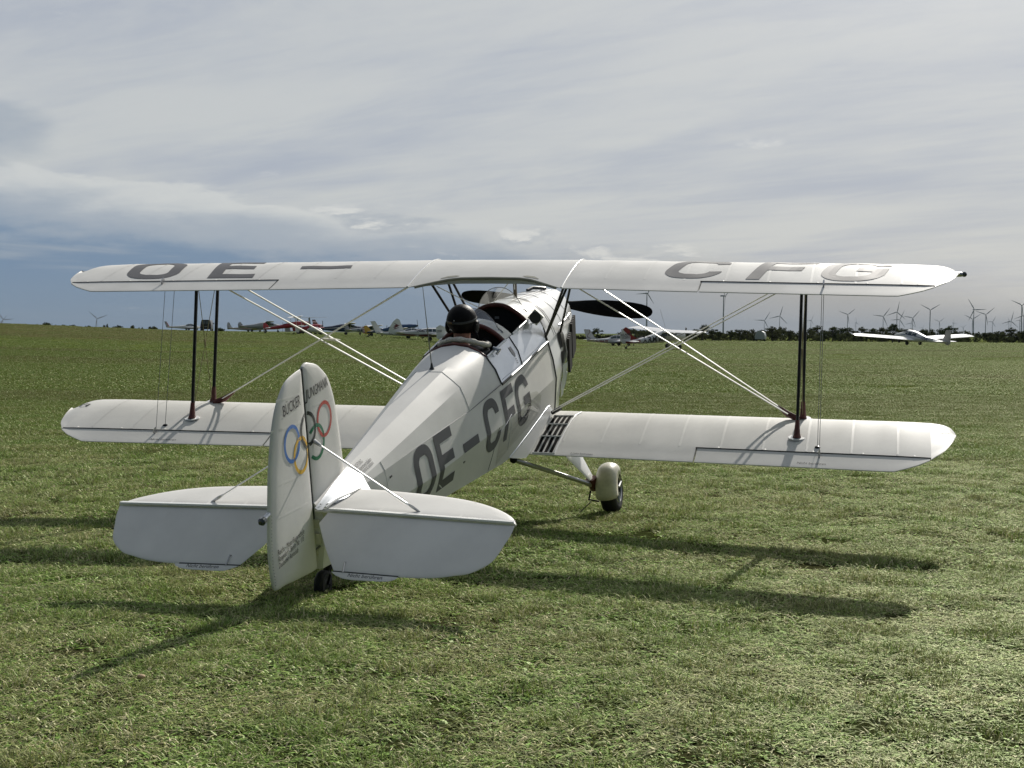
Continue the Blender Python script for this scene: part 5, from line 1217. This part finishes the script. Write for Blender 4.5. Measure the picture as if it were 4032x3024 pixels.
    for lt in (letters, letters2):
        if lt:
            tx, y, z, sz, c_ = lt; sz *= 1.15
            for s_ in (-1, 1):
                wdt = len(tx) * sz * .62
                text_mb(tx, sz, lambda uu, v: (s_ * sx(min(L, y + uu), z + v, .03), y + (uu if s_ > 0 else wdt - uu), z + v), bold=.028).build('lettering', paint(c_, .5), fz, smooth=None)
    return r, sx, sec

# tail-draggers sit nose-up: the ground passes through the tail wheel and the mains
TU = 8.5
N_FIN = [(0, .45), (-.12, 1.0), (0.0, 1.55), (.25, 1.9), (.5, 1.98), (.72, 1.8), (.95, 1.2), (1.15, .72), (1.15, .5)]
slim = [(0, .05, .62, .10), (.15, .14, .62, .18), (.40, .30, .62, .30), (.55, .40, .66, .40), (.70, .42, .66, .42), (.85, .36, .62, .36), (.985, .18, .60, .20)]
big = [(0, .05, .95, .10), (.12, .16, .98, .20), (.35, .40, .98, .42), (.52, .56, 1.1, .62), (.68, .58, 1.12, .66), (.80, .52, .98, .50), (.92, .40, .95, .42), (.985, .22, .92, .24)]
# left line, from the dark van to the pilot
aircraft('low_wing_aeroplane', 'white aeroplane with an orange edged fin, parked left of the dark van', 655, 285, 62, L=7, span=11, high=False, prof=slim, finc=GREY, fin=[(0, .5), (-.45, 1.75), (-.15, 1.78), (.55, .75), (.8, .55)], fin_band=[(ORANGE, [(-.12, 1.74), (-.02, 1.74), (.62, .75), (.45, .75)])], glass='bubble', gear='nose')
aircraft('low_wing_aeroplane', 'silver low wing aeroplane with bright white wingtip beside the forward left wing strut', 895, 262, 58, L=7.2, span=10.5, high=False, prof=slim, body=SILVER, finc=GREY, dihedral=.13, stripe=[((.30, .03, .03), .1, .9, -.1, .22)], glass='bubble', gear='nose', wing_rough=.15)
aircraft('high_wing_aeroplane', 'dark grey high wing aeroplane between the silver low wing and the red biplane', 938, 238, 78, L=7.4, span=10, prof=big, body=SILVER, finc=SILVER, wing=GREY, fin=[(0, .6), (-.1, 1.3), (.05, 1.7), (.4, 1.7), (1.0, .9), (1.2, .7)], gear='nose', belly=(GREY, .2, .95, -.1))
aircraft('biplane', 'red biplane with grey nose, tail next to the dark grey high wing aeroplane', 1042, 205, 72, L=6.8, span=7.6, prof=slim, body=RED, finc=RED, wing=WHITE, biplane=True, glass='open', fin=[(0, .5), (-.12, 1.0), (0, 1.5), (.3, 1.55), (.6, 1.2), (.8, .6)], tail_up=TU, dz=.05, nose=((.45, .46, .5), .62))
aircraft('low_wing_aeroplane', 'red aeroplane nose on behind the pale gyroplane mast', 1155, 222, 62, L=5.0, span=7, high=False, prof=slim, body=RED, finc=DKRED, wing=RED, glass='open', tail_up=TU, nose=((.5, .5, .52), .8))
aircraft('high_wing_aeroplane', 'blue and white high wing aeroplane with a brown striped fin, cabin windows showing', 1236, 225, 80, L=8.2, span=11, prof=big, body=NAVY, finc=WHITE, wing=WHITE, fin=[(0, .85), (-.35, 2.35), (.15, 2.4), (.9, 1.35), (1.5, 1.1)], fin_band=[((.10, .05, .04), [(-.33, 2.2), (-.34, 2.38), (.15, 2.42), (.28, 2.2)]), ((.16, .08, .05), [(-.2, 1.7), (-.25, 1.95), (.42, 1.95), (.55, 1.7)])], gear='nose', stripe=[(WHITE, .1, .9, .05, .22)], belly=(BLUE, .1, .98, -.15))
aircraft('high_wing_aeroplane', 'small grey aeroplane with blunt fin in front of the blue and white one', 1358, 208, 74, L=6.2, span=9.5, prof=[(q[0], q[1] * .8, q[2] * .85, q[3] * .8) for q in big], body=SILVER, finc=GREY, wing=(.5, .5, .5), fin=[(0, .45), (-.05, 1.5), (.4, 1.55), (.75, .8), (1, .6)], gear='nose', letters=('D-MIIIO', 1.8, .66, .42, NAVY))
aircraft('low_wing_aeroplane', 'blue open cockpit aeroplane with yellow tail and red striped rudder', 1447, 190, 84, L=6.9, span=8.6, prof=slim, body=BLUE, finc=YELL, wing=(.50, .49, .45), high=False, glass='open', fin=[(0, .42), (-.5, .6), (-.55, 1.15), (-.3, 1.6), (.1, 1.6), (.55, .9), (.9, .5)], fin_band=[((.40, .02, .03), [(-.56, .62 + k * .23), (-.56, .73 + k * .23), (-.28, .73 + k * .23), (-.28, .62 + k * .23)]) for k in range(4)] + [((.7, .7, .68), [(-.555, .73 + k * .23), (-.555, .85 + k * .23), (-.28, .85 + k * .23), (-.28, .73 + k * .23)]) for k in range(4)], tail_up=TU)
aircraft('low_wing_aeroplane', 'white low wing aeroplane lettered OE-GCL, swept fin beside the yellow tail', 1480, 178, 82, L=6.6, span=9, high=False, prof=slim, finc=WHITE, fin=[(0, .6), (-.75, 2.15), (-.15, 2.2), (.65, 1.0), (1.3, .7)], glass='bubble', gear='nose', letters=('OE-GCL', 1.6, .52, .42, (.1, .11, .15)), belly=(SILVER, .15, .9, -.2))
aircraft('cabin_aeroplane', 'white aeroplane lettered N4067P with red belly and lightning bolt on its tall fin', 1556, 158, 84, L=6.3, span=9, high=False, prof=[(0, .05, .85, .10), (.15, .18, .84, .22), (.40, .42, .86, .42), (.58, .52, .94, .52), (.74, .52, .94, .54), (.86, .46, .84, .42), (.985, .28, .78, .30)], finc=WHITE, fin=[(-.2, .7), (-.85, 1.0), (-.62, 1.6), (-.25, 2.2), (.15, 2.52), (.45, 2.35), (.72, 1.7), (1.0, 1.05), (1.2, .85)], fin_band=[(MAROON, [(-.25, 1.62), (.05, 1.80), (-.22, 2.0), (.48, 1.72), (.2, 1.62), (.45, 1.45)]), (MAROON, [(-.3, 1.48), (.2, 1.60), (-.05, 1.42), (.35, 1.38), (-.28, 1.26), (-.05, 1.42)])], glass='cabin', gear='nose', nose=((.05, .05, .04), .82), belly=(MAROON, .03, .86, -.35), stripe=[((.1, .02, .03), .02, .42, .05, .10), ((.1, .02, .03), .66, .92, .18, .06)], letters=('N4067P', 2.15, 1.02, .40, (.06, .05, .07)))
aircraft('low_wing_aeroplane', 'pale aeroplane with blunt white rudder just left of the pilot', 1742, 150, 80, L=6.6, span=8.5, high=False, prof=slim, finc=WHITE, fin=[(-.2, .35), (-.65, .5), (-.72, 1.7), (-.3, 1.95), (.25, 1.75), (.5, .9), (.6, .45)], body=SILVER, glass='bubble', gear='nose', fin_band=[((.1, .1, .12), [(-.6, 1.3), (-.6, 1.37), (-.1, 1.42), (-.1, 1.35)]), ((.1, .1, .12), [(-.6, 1.16), (-.6, 1.23), (-.1, 1.28), (-.1, 1.21)])])
# right of the nose
aircraft('low_wing_aeroplane', 'white two seater with blue bubble canopy and curled stripe on its fin', 2310, 172, 72, L=6.2, span=8.2, high=False, prof=slim, fin=[(0, .62), (-.42, 1.95), (-.35, 2.02), (.35, 1.98), (.95, 1.05), (1.5, .8)], finc=(.55, .55, .57), fin_band=[((.16, .07, .08), [(.0, 1.96), (.32, 1.9), (.30, 1.6), (.02, 1.35), (.05, 1.30), (.37, 1.58), (.40, 1.93)]), ((.16, .07, .08), [(-.05, 1.25), (.05, 1.0), (.5, .86), (.5, .91), (.1, 1.05), (.02, 1.28)])], glass='bubble', gear='nose', letters=('N-100A 78', 1.05, .44, .30, (.30, .05, .05)), stripe=[((.22, .08, .09), .35, .95, .18, .10)], chord=1.25, wy=.36, dihedral=.05)
bd, bsx, bsec = aircraft('high_wing_aeroplane', 'white US Army liaison aeroplane with dark red tail, seen past the right wing wires', 2462, 138, 57, L=7.6, span=11, prof=[(0, .06, .66, .10), (.12, .15, .66, .20), (.32, .30, .66, .32), (.46, .42, .74, .44), (.60, .48, .92, .66), (.74, .46, .76, .48), (.92, .40, .72, .42), (.985, .26, .70, .30)], finc=(.60, .60, .60), fin=[(-.25, .55), (-.62, .8), (-.60, 1.5), (-.3, 2.0), (.1, 2.15), (.45, 1.95), (.72, 1.35), (1.3, .98), (1.7, .86), (1.7, .5)], fin_band=[(DKRED, [(-.30, 1.98), (.1, 2.17), (.46, 1.96), (.75, 1.35), (1.32, 1.0), (1.8, .88), (1.8, .45), (.6, .48), (.62, 1.20), (-.02, 1.70)])], letters=('ARMY', 2.00, .46, .72, (.03, .03, .035)), tail_up=5.0, gear='tail', wing=(.68, .68, .68), chord=1.75, wing_t=1.3, bank=3.0, finlet=[('U.S.ARMY', -.56, 1.34, .30), ('112552', -.50, 1.05, .34)], glass='cabin', stripe=[(DKRED, .0, .225, -.85, 1.8)])
for s_ in (1,):   # roundel with bars on its flank
    disc = lambda cy, cz, r_, n_: [(s_ * bsx(cy + r_ * math.cos(a), cz + r_ * math.sin(a), .035), cy + r_ * math.cos(a), cz + r_ * math.sin(a)) for a in (2 * PI * k / n_ for k in range(n_))]
    fzb = [c for c in bd.children if c.name.startswith('fuselage')][0]
    MB().add(disc(4.25, .78, .30, 20), [tuple(range(20))]).build('roundel', paint((.02, .025, .05)), fzb, smooth=None)
    st_ = [(s_ * bsx(4.25, .78, .05), 4.25 + (.27 if k % 2 == 0 else .11) * math.sin(2 * PI * k / 10), .78 + (.27 if k % 2 == 0 else .11) * math.cos(2 * PI * k / 10)) for k in range(10)]
    MB().add(st_, [tuple(range(10))]).build('roundel_star', paint((.65, .65, .65)), fzb, smooth=None)
    for y0, y1 in ((3.72, 3.95), (4.55, 4.78)): MB().add([(s_ * bsx(y, z, .035), y, z) for y, z in ((y0, .72), (y1, .72), (y1, .84), (y0, .84))], [(0, 1, 2, 3)]).build('roundel_bar', paint((.3, .3, .32)), fzb, smooth=None)
MB().tube([(0, 5.1, 1.75), (-.15, 4.6, 3.6)], .012, 5).build('whip_aerial', M['cable'], bd)
aircraft('motor_glider', 'white motor glider with long bright wings lettered OE-9134, alone on the grass at right', 3724, 146, -29, L=7.6, span=17.2, high=False, prof=[(0, .05, .82, .09), (.15, .12, .82, .15), (.40, .28, .84, .30), (.58, .48, .95, .55), (.72, .52, .98, .60), (.84, .44, .80, .42), (.985, .16, .72, .18)], finc=(.42, .40, .38), fin=[(-.1, .55), (-.45, .75), (-.40, 1.9), (-.2, 2.2), (.25, 2.15), (.55, 1.2), (.9, .9)], glass='cabin', gear='nose', chord=1.35, dihedral=.055, wy=.36, tail_up=6.5, letters=('OE-9134', 2.0, .72, .50, (.03, .04, .10)), stripe=[((.05, .07, .18), .3, .98, .1, .14)], wing=(.88, .88, .88), wing_rough=.16, wing_t=1.6, winc=.10, group='aeroplanes parked on the far side of the field')

# gyroplanes in the left line
def gyroplane(label, u, dist, yaw, body):
    p = at(u, dist); r = thing('gyroplane', label, 'gyroplane', p, -rad(yaw), 'gyroplanes in the parked line')
    mb = MB(); mb.loft([[(hw * math.cos(t), y, zc + hh * math.sin(t)) for t in (2 * PI * k / 12 for k in range(12))] for y, hw, zc, hh in ((0, .1, .7, .12), (.6, .35, .75, .40), (1.4, .38, .75, .45), (2.1, .28, .62, .32), (2.5, .05, .52, .06))], True); mb.build('fuselage', paint(body), r, smooth=rad(45))
    MB().tube([(0, .45, 1.0), (0, .30, 2.6)], .11, 8, flat=.6).build('rotor_mast', paint(GREY), r)
    mb = MB(); mb.box((0, .3, 2.68), (8.2, .20, .03), Matrix.Rotation(rad(35), 3, 'Z') @ Matrix.Rotation(rad(3), 3, 'X')); mb.build('rotor', paint((.55, .57, .6)), r)
    for s_ in (1, -1):
        MB().loft([[(s_ * .5 + d, y, z) for y, z in ((-1.7, .35), (-1.75, 1.5), (-1.2, 1.5), (-.9, .35))] for d in (-.02, .02)], True).build('fin', paint(body), r, smooth=None)
        MB().lathe([(-.06, .04), (-.07, .2), (.07, .2), (.06, .04)], (s_ * .75, .5, .2), (1, 0, 0), 14).build('wheel', paint((.02, .02, .02), .8), r)
        MB().tube([(s_ * .2, .6, .5), (s_ * .75, .5, .2)], .04, 6).build('undercarriage_leg', paint(GREY), r)
    MB().lathe([(-.05, .03), (-.06, .18), (.06, .18), (.05, .03)], (0, 2.2, .18), (1, 0, 0), 14).build('wheel', paint((.02, .02, .02), .8), r)
    MB().tube([(0, 0, .5), (0, -1.7, .45)], .06, 6).build('tail_boom', paint(GREY), r)
gyroplane('gyroplane with tall grey mast standing behind the red biplane', 1163, 232, 70, GREY)
gyroplane('white gyroplane with twin tail fins beside the striped blue and white aeroplane', 1208, 215, 75, (.6, .6, .6))

# dark van seen from behind
p = at(815, 262); van = thing('van', 'dark van seen from behind between the two left wing struts', 'van', p, rad(6))
mb = MB(); mb.loft([[(x * k, y, z) for x, z in ((-.98, .35), (-1.0, 1.0), (-.93, 1.55), (-.80, 2.02), (-.5, 2.12), (.5, 2.12), (.80, 2.02), (.93, 1.55), (1.0, 1.0), (.98, .35))] for y, k in ((-2.3, .97), (-2.2, 1.0), (1.4, 1.0), (2.2, .96))], True); vb = mb.build('body', paint((.012, .014, .012), .3), van, smooth=rad(35))
for s_ in (1, -1):
    MB().box((s_ * .42, -2.315, 1.62), (.70, .03, .55)).build('rear_window', mat('van_glass', (.10, .12, .13), .1, coat=.5), vb)
    MB().box((s_ * .86, -2.31, 1.0), (.14, .05, .35)).build('tail_light', paint((.12, .015, .012)), vb)
    for y in (-1.4, 1.3): MB().lathe([(-.11, .05), (-.12, .34), (.12, .34), (.11, .05)], (s_ * .86, y, .34), (1, 0, 0), 18).build('wheel', paint((.015, .015, .015), .8), van)
    MB().box((s_ * 1.1, 1.2, 1.45), (.16, .1, .25)).build('wing_mirror', paint((.012, .014, .012), .3), van)
MB().box((0, -2.36, .5), (1.9, .14, .22)).build('bumper', paint((.03, .03, .03), .6), van)
MB().box((0, -2.33, .85), (.52, .02, .12)).build('number_plate', paint((.25, .25, .24)), van)

# pale covered trailer in front of the windbreak
p = at(2993, 318); tr_ = thing('trailer', 'pale rounded trailer standing in front of the windbreak trees', 'trailer', p, rad(-20))
mb = MB(); mb.loft([[(x, y, z) for x, z in ((-1.1, .5), (-1.15, 1.2), (-.9, 2.0), (-.4, 2.3), (.4, 2.3), (.9, 2.0), (1.15, 1.2), (1.1, .5))] for y in (-1.1, 1.1)], True); mb.build('body', paint((.42, .44, .47)), tr_, smooth=rad(40))
for s_ in (1, -1): MB().lathe([(-.1, .05), (-.1, .32), (.1, .32), (.1, .05)], (s_ * .95, 0, .32), (1, 0, 0), 16).build('wheel', paint((.02, .02, .02), .8), tr_)
MB().tube([(0, 1.1, .5), (0, 2.2, .4)], .05, 6).build('tow_bar', paint(GREY), tr_)

# ------------------------------------------------------------------ wind turbines (same machine, different distances)
TM = mat('turbine_paint', (0.30, 0.31, 0.33), 0.5, var=0.02)
def blade_mesh():
    mb = MB(); rr = []
    for r_, c_, tk in ((.02, .045, .04), (.10, .06, .03), (.22, .085, .016), (.5, .06, .010), (.8, .036, .006), (.97, .018, .003), (1.0, .004, .001)):
        rr.append([(c_ * .5 * math.cos(t) + c_ * .12, tk * .5 * math.sin(t), r_) for t in (2 * PI * k / 8 for k in range(8))])
    return mb.loft(rr, True).mesh('blade', TM, rad(40))
BLADE = blade_mesh()
TOWER = MB().lathe([(0, .026), (.5, .019), (.985, .012), (.99, .001)], (0, 0, 0), (0, 0, 1), 14).mesh('tower', TM, rad(40))
NAC = MB().loft([[(x * k, y, z * k) for x, z in ((-.018, -.014), (-.018, .012), (-.01, .022), (.01, .022), (.018, .012), (.018, -.014))] for y, k in ((-.03, .8), (0, 1), (.08, .95), (.1, .7))], True).mesh('nacelle', TM, rad(40))
HUB = MB().ball((0, 0, 0), (.02, .026, .02), 8).mesh('hub', TM, rad(60))
TURB = [ # column, hub row, blade px, blade angle, yaw, label
 (3334, 1239, 38, 39, 12, 'wind turbine over the left wing of the motor glider'),
 (3367, 1272, 26, 104, 60, 'small wind turbine just right of the one over the left wing of the motor glider'),
 (3474, 1246, 43, 53, 15, 'wind turbine left of the close group of three behind the motor glider'),
 (3528, 1229, 43, 79, 10, 'tallest wind turbine of the close group of three behind the motor glider, one blade upright'),
 (3539, 1258.5, 40, 64, 20, 'wind turbine of the close group of three with its hub lowest, left blade level'),
 (3590, 1252, 39, 49, 10, 'wind turbine directly above the canopy of the motor glider'),
 (3584, 1272, 25, 74, 20, 'pale distant wind turbine half hidden by the one above the canopy of the motor glider'),
 (3658, 1220.5, 44, 31, 12, 'tall wind turbine above the tail boom of the motor glider'),
 (3695, 1266.5, 23, 38, 15, 'small wind turbine behind the fin of the motor glider'),
 (3751, 1272, 21, 110, 55, 'small edge on wind turbine above the right wing root of the motor glider'),
 (3629, 1290.6, 15, 60, 30, 'tiny faint wind turbine peeping over the treetops left of the tall one'),
 (3789, 1289, 17, 40, 20, 'faint wind turbine low over the right wing of the motor glider'),
 (3830, 1219.5, 50, 122, 25, 'tall wind turbine with one sunlit level blade over the right wingtip'),
 (3825.5, 1256.5, 37, 33, 10, 'wind turbine in front of the one with the sunlit level blade'),
 (3877, 1239, 43, 41, 12, 'wind turbine just right of the motor glider wingtip'),
 (3904, 1267.5, 25, 60, 15, 'smaller wind turbine between the motor glider wingtip and the picture edge cluster'),
 (3977, 1264, 39, 77, 15, 'wind turbine with upright blade left of the tall one at the picture edge'),
 (3969, 1267, 20, 108, 30, 'faint wind turbine behind the one with upright blade near the picture edge'),
 (4018, 1202, 46, 35, 12, 'tallest wind turbine at the right picture edge'),
 (4026, 1243, 39, 80, 12, 'lower wind turbine overlapping the tallest one at the right picture edge'),
 (4011, 1261, 20, 70, 20, 'faint distant wind turbine left of the tallest one at the right picture edge'),
 (2845.5, 1166, 62, 22, 72, 'large edge on wind turbine cut by the right upper wing'),
 (3007, 1262, 42, 58, 15, 'wind turbine standing behind the pale trailer'),
 (3067, 1244.6, 43, 74, 10, 'wind turbine right of the one behind the pale trailer'),
 (3190, 1261.7, 23, 65, 30, 'small wind turbine seen between the right wing struts and the aileron cables'),
 (2544, 1156, 50, 64, 25, 'tall wind turbine behind the right propeller blade'),
 (12, 1258.7, 44, 5, 20, 'wind turbine cut by the left picture edge, a blade pointing level right'),
 (3, 1269, 40, 50, 15, 'wind turbine half out of the picture at the left edge, blade pointing up right'),
 (381.6, 1254.6, 45, 20, 15, 'lone wind turbine on the rise under the left wings'),
 (153, 1283, 28, 105, 70, 'wind turbine mostly behind the left rise, only one blade showing'),
]
def dup(o, parent=None):
    c = o.copy(); COL.objects.link(c); c.parent = parent; return c
for i, (u, v, bp, ang, yw, lab) in enumerate(TURB):
    dv = horizon_y(u) - v; hub_h = 105.0
    if u < 800: hub_h = 95.0
    d = min(15000.0, hub_h * FPX / max(8.0, dv)); zh = CAMH + dv / FPX * d; p = Vector(((u - 2016) / FPX * d, d, 0)); base = ground_z(p.x, p.y) - .3
    t_ = thing('wind_turbine', lab, 'wind turbine', (p.x, p.y, base), rad(yw) - math.atan2(p.x, p.y), 'wind turbines on the horizon')
    H = zh - base; Rr = bp / FPX * d
    to = link('tower', TOWER, t_); to.scale = (95, 95, H)
    na = link('nacelle', NAC, t_); na.scale = (110, 95, 110); na.location = (0, 0, H)
    hb = link('hub', HUB, t_); hb.scale = (95, 95, 95); hb.location = (0, -4.5, H)
    for k in range(3):
        bl = link('blade', BLADE, t_); bl.scale = (Rr, Rr, Rr); bl.location = (0, -4.5, H); bl.rotation_euler = (0, rad(90 - ang - 120 * k), 0)

# ------------------------------------------------------------------ windbreak trees, bushes, undergrowth
leaf_m = bpy.data.materials.new('leaves'); leaf_m.use_nodes = True; g = NT(leaf_m.node_tree); g.n.clear()
an_ = g.node('ShaderNodeAttribute', attribute_name='tint'); tn = g.node('ShaderNodeSeparateColor', i_0=an_.outputs['Color'])
oi = g.node('ShaderNodeObjectInfo')
c = g.mix(tn.outputs[0], (0.026, 0.038, 0.018), (0.060, 0.078, 0.034)); c = g.mix(g.math('MULTIPLY', oi.outputs['Random'], 0.5), c, (0.072, 0.066, 0.038))
d1 = g.node('ShaderNodeBsdfDiffuse', i_Color=c); t1 = g.node('ShaderNodeBsdfTranslucent', i_Color=c); mxx = g.node('ShaderNodeMixShader', i_0=0.3)
g.l.new(d1.outputs[0], mxx.inputs[1]); g.l.new(t1.outputs[0], mxx.inputs[2]); oo = g.node('ShaderNodeOutputMaterial'); g.l.new(mxx.outputs[0], oo.inputs[0])
bark = mat('bark', (0.06, 0.05, 0.042), 0.9)
def leaf_cloud(name, clumps, per, size, seed):
    rs = np.random.RandomState(seed); vs = []; fs = []; cols = []
    for (cx, cy, cz, rx, rz_) in clumps:
        for _ in range(per):
            q = rs.normal(size=3); q /= np.linalg.norm(q) + 1e-9; q *= rs.rand() ** .45; c_ = np.array([cx + q[0] * rx, cy + q[1] * rx, cz + q[2] * rz_])
            n_ = rs.normal(size=3); n_ /= np.linalg.norm(n_); a = np.cross(n_, rs.normal(size=3)); a /= np.linalg.norm(a) + 1e-9; b_ = np.cross(n_, a); s_ = size * (.6 + .8 * rs.rand()); k = len(vs)
            vs += [tuple(c_ + a * s_), tuple(c_ + b_ * s_ * .6), tuple(c_ - a * s_), tuple(c_ - b_ * s_ * .6)]; fs.append((k, k + 1, k + 2, k + 3)); cols += [(rs.rand(), 0, 0, 1)] * 4
    me = bpy.data.meshes.new(name); me.from_pydata(vs, [], fs); me.materials.append(leaf_m)
    ca = me.color_attributes.new('tint', 'FLOAT_COLOR', 'POINT'); ca.data.foreach_set('color', np.array(cols, np.float32).ravel()); return me
TREES = []
for k in range(6):
    rs = random.Random(40 + k); mb = MB(); cl_ = []
    lean = rs.uniform(-.25, .25); trunk = [(0, 0, -.3), (lean * .3, 0, 1.2), (lean * .7, .05, 2.3), (lean, 0, 3.2)]; mb.tube(trunk, [.13, .10, .08, .05], 7)
    for j in range(7):
        a = 2 * PI * j / 7 + rs.random(); z0 = rs.uniform(1.2, 2.8); r_ = rs.uniform(.55, 1.35); z1 = z0 + rs.uniform(.5, 1.3); e = (lean * z0 / 3 + r_ * math.cos(a), r_ * math.sin(a), z1)
        mb.tube([(lean * z0 / 3, 0, z0), (e[0] * .6, e[1] * .6, z0 + (z1 - z0) * .6), e], [.05, .035, .015], 5); cl_.append((e[0], e[1], e[2] + .1, rs.uniform(.38, .7), rs.uniform(.3, .55)))
    cl_.append((lean, 0, 3.7, .6, .55)); cl_.append((lean + rs.uniform(-.4, .4), 0, 3.2, .7, .5))
    for j in range(3): cl_.append((rs.uniform(-1.0, 1.0), rs.uniform(-.6, .6), rs.uniform(1.0, 2.0), .5, .4))
    TREES.append((leaf_cloud('crown', cl_, 80, .14, 60 + k), mb.mesh('trunk', bark, rad(40))))
WBT = [(2350, 1292), (2338, 1300), (2532, 1300), (2560, 1297), (2710, 1300), (2738, 1296), (2765, 1279), (2778, 1292), (2803, 1296), (2830, 1304), (2876, 1300), (2912, 1297), (2940, 1301), (2964, 1296), (2994, 1299), (3040, 1285), (3072, 1286), (3106, 1300), (3142, 1310), (3165, 1304), (3186, 1292), (3220, 1281), (3246, 1299), (3276, 1287), (3308, 1291), (3340, 1290), (3366, 1305), (3389, 1287), (3412, 1305), (3432, 1293), (3472, 1290), (3490, 1300), (3512, 1276), (3552, 1293), (3584, 1294), (3602, 1304), (3630, 1297), (3664, 1296), (3704, 1293), (3737, 1283), (3762, 1301), (3872, 1310), (3896, 1309), (3922, 1306), (3950, 1309), (3982, 1290), (4006, 1306), (4026, 1303), (4050, 1300)]
WBT.sort()
ORD = ['first', 'second', 'third', 'fourth', 'fifth', 'sixth', 'seventh', 'eighth', 'ninth', 'tenth', 'eleventh', 'twelfth', 'thirteenth', 'fourteenth', 'fifteenth', 'sixteenth']
def tree_label(i, u):
    near = [(2340, 'behind the canopy of the white two seater'), (2545, 'behind the red army fin'), (2720, 'beyond the nose of the army aeroplane'), (2846, 'at the foot of the largest edge on turbine'), (2993, 'behind the pale trailer'), (3160, 'at the right interplane struts'), (3340, 'over the left wing of the motor glider'), (3530, 'behind the three close wind turbines'), (3660, 'behind the motor glider fuselage'), (3760, 'behind the motor glider fin'), (3890, 'past the motor glider right wingtip'), (4010, 'at the right picture edge')]
    key = min(near, key=lambda q: abs(q[0] - u)); mates = [x for x, _ in WBT if min(near, key=lambda q: abs(q[0] - x)) == key]
    n_ = mates.index(u); return ('%s of %d trees %s from the left' % (ORD[n_], len(mates), key[1])).replace('counting ', '')
for i, (u, top) in enumerate(WBT):
    rs = random.Random(i * 7 + 3); d = 335 + rs.uniform(-8, 22); p = at(u, d); hgt = height_at(top, u, d) - p.z; cr, tk = TREES[i % 6]
    t_ = thing('windbreak_tree', tree_label(i, u), 'tree', p, rs.uniform(0, 6.28), 'trees of the windbreak')
    s_ = hgt / 4.15; w_ = s_ * rs.uniform(1.15, 1.6)
    for nm, me in (('crown', cr), ('trunk', tk)):
        o = link(nm, me, t_); o.scale = (w_, w_, s_)
# bushes along the left rise
BUSH = [(106, 1276.5, 8), (145, 1277, 9), (183, 1271, 24), (217, 1279, 6), (250, 1279, 14), (285, 1280, 14), (338, 1284, 5), (350, 1282, 9), (411, 1281, 7), (423, 1276, 6), (464, 1282, 20), (520, 1282, 13), (545, 1290, 5), (560, 1289, 4), (590, 1287, 10), (612, 1286, 18), (862, 1291, 14), (874, 1294, 12)]
BM_ = [leaf_cloud('foliage', [(random.uniform(-.5, .5), random.uniform(-.3, .3), random.uniform(.25, .7), .45, .32) for _ in range(6)], 70, .10, 90 + k) for k in range(3)]
BTOP = MB().tube([(0, 0, -.2), (.02, 0, .3), (0, 0, .6)], [.03, .025, .012], 6).mesh('stem', bark, rad(40))
for i, (u, top, hw) in enumerate(BUSH):
    d = 300; p = at(u, d); hgt = max(.25, height_at(top, u, d) - p.z) + .25; w_ = hw / FPX * d / .75
    pos_ = 'right of the lone wind turbine' if 395 < u < 640 else 'left of the lone wind turbine' if u < 395 else 'beside the dark van'
    mates = [b for b in BUSH if (395 < b[0] < 640) == (395 < u < 640) and (b[0] < 395) == (u < 395)]
    t_ = thing('bush', '%s bush on the rise %s, counting from the left' % ((ORD + ['seventeenth', 'eighteenth'])[mates.index((u, top, hw))], pos_), 'bush', (p.x, p.y, p.z - .15), i * 1.3, 'bushes along the left rise')
    for nm, me in (('foliage', BM_[i % 3]), ('stem', BTOP)):
        o = link(nm, me, t_); o.scale = (w_, w_, hgt)
# scrub at the foot of the windbreak: one mass
cl_ = []; rs = random.Random(9)
for k in range(560):
    u = rs.uniform(2440, 4120); d = rs.uniform(338, 372); p = at(u, d); q = .6 + .5 * math.sin(u * .021) * math.sin(u * .013); cl_.append((p.x, p.y, p.z + rs.uniform(.15, 1.5 + .9 * q), rs.uniform(.6, 1.3), rs.uniform(.35, .75)))
for k in range(30):
    u = rs.uniform(2225, 2440); p = at(u, 345); cl_.append((p.x, p.y, p.z + rs.uniform(.2, .7), 1.0, .5))
uo = link('undergrowth', leaf_cloud('undergrowth', cl_, 40, .26, 77)); uo['kind'] = 'stuff'; uo['label'] = 'dark scrub along the foot of the windbreak'; uo['category'] = 'undergrowth'

for o in COL.objects:
    if o.parent is None and 'label' in o and len(str(o['label']).split()) > 16: print('LONG', o['label'])

# a tan pebble among the near grass
sp_ = Vector((-1.74, 0, 0)); st_o = MB()
_d = CAMH / ((2694 - horizon_y(552)) / FPX); _x = (552 - 2016) / FPX * _d
st_o.ball((0, 0, 0), (.019, .014, .010), 7); so_ = st_o.build('pebble', mat('tan_stone', (0.42, 0.30, 0.17), 0.8, var=.2, vscale=40, bump=.3)); so_.location = (_x, _d, .022); so_.rotation_euler = (.2, .1, .6)
tag(so_, 'small tan pebble lying in the foreground grass under the fin shadow', 'stone')
# ------------------------------------------------------------------ haze: the air itself, one closed box round everything
hz = bpy.data.materials.new('haze_air'); hz.use_nodes = True; g = NT(hz.node_tree); g.n.clear()
pv = g.node('ShaderNodeVolumePrincipled', i_Density=2.2e-5); pv.inputs['Color'].default_value = (0.40, 0.50, 0.62, 1); pv.inputs['Anisotropy'].default_value = 0.0
oo = g.node('ShaderNodeOutputMaterial'); g.l.new(pv.outputs[0], oo.inputs['Volume'])
ho = MB().box((0, 0, 148.5), (70000, 70000, 305)).build('haze', hz, smooth=None); ho['kind'] = 'stuff'
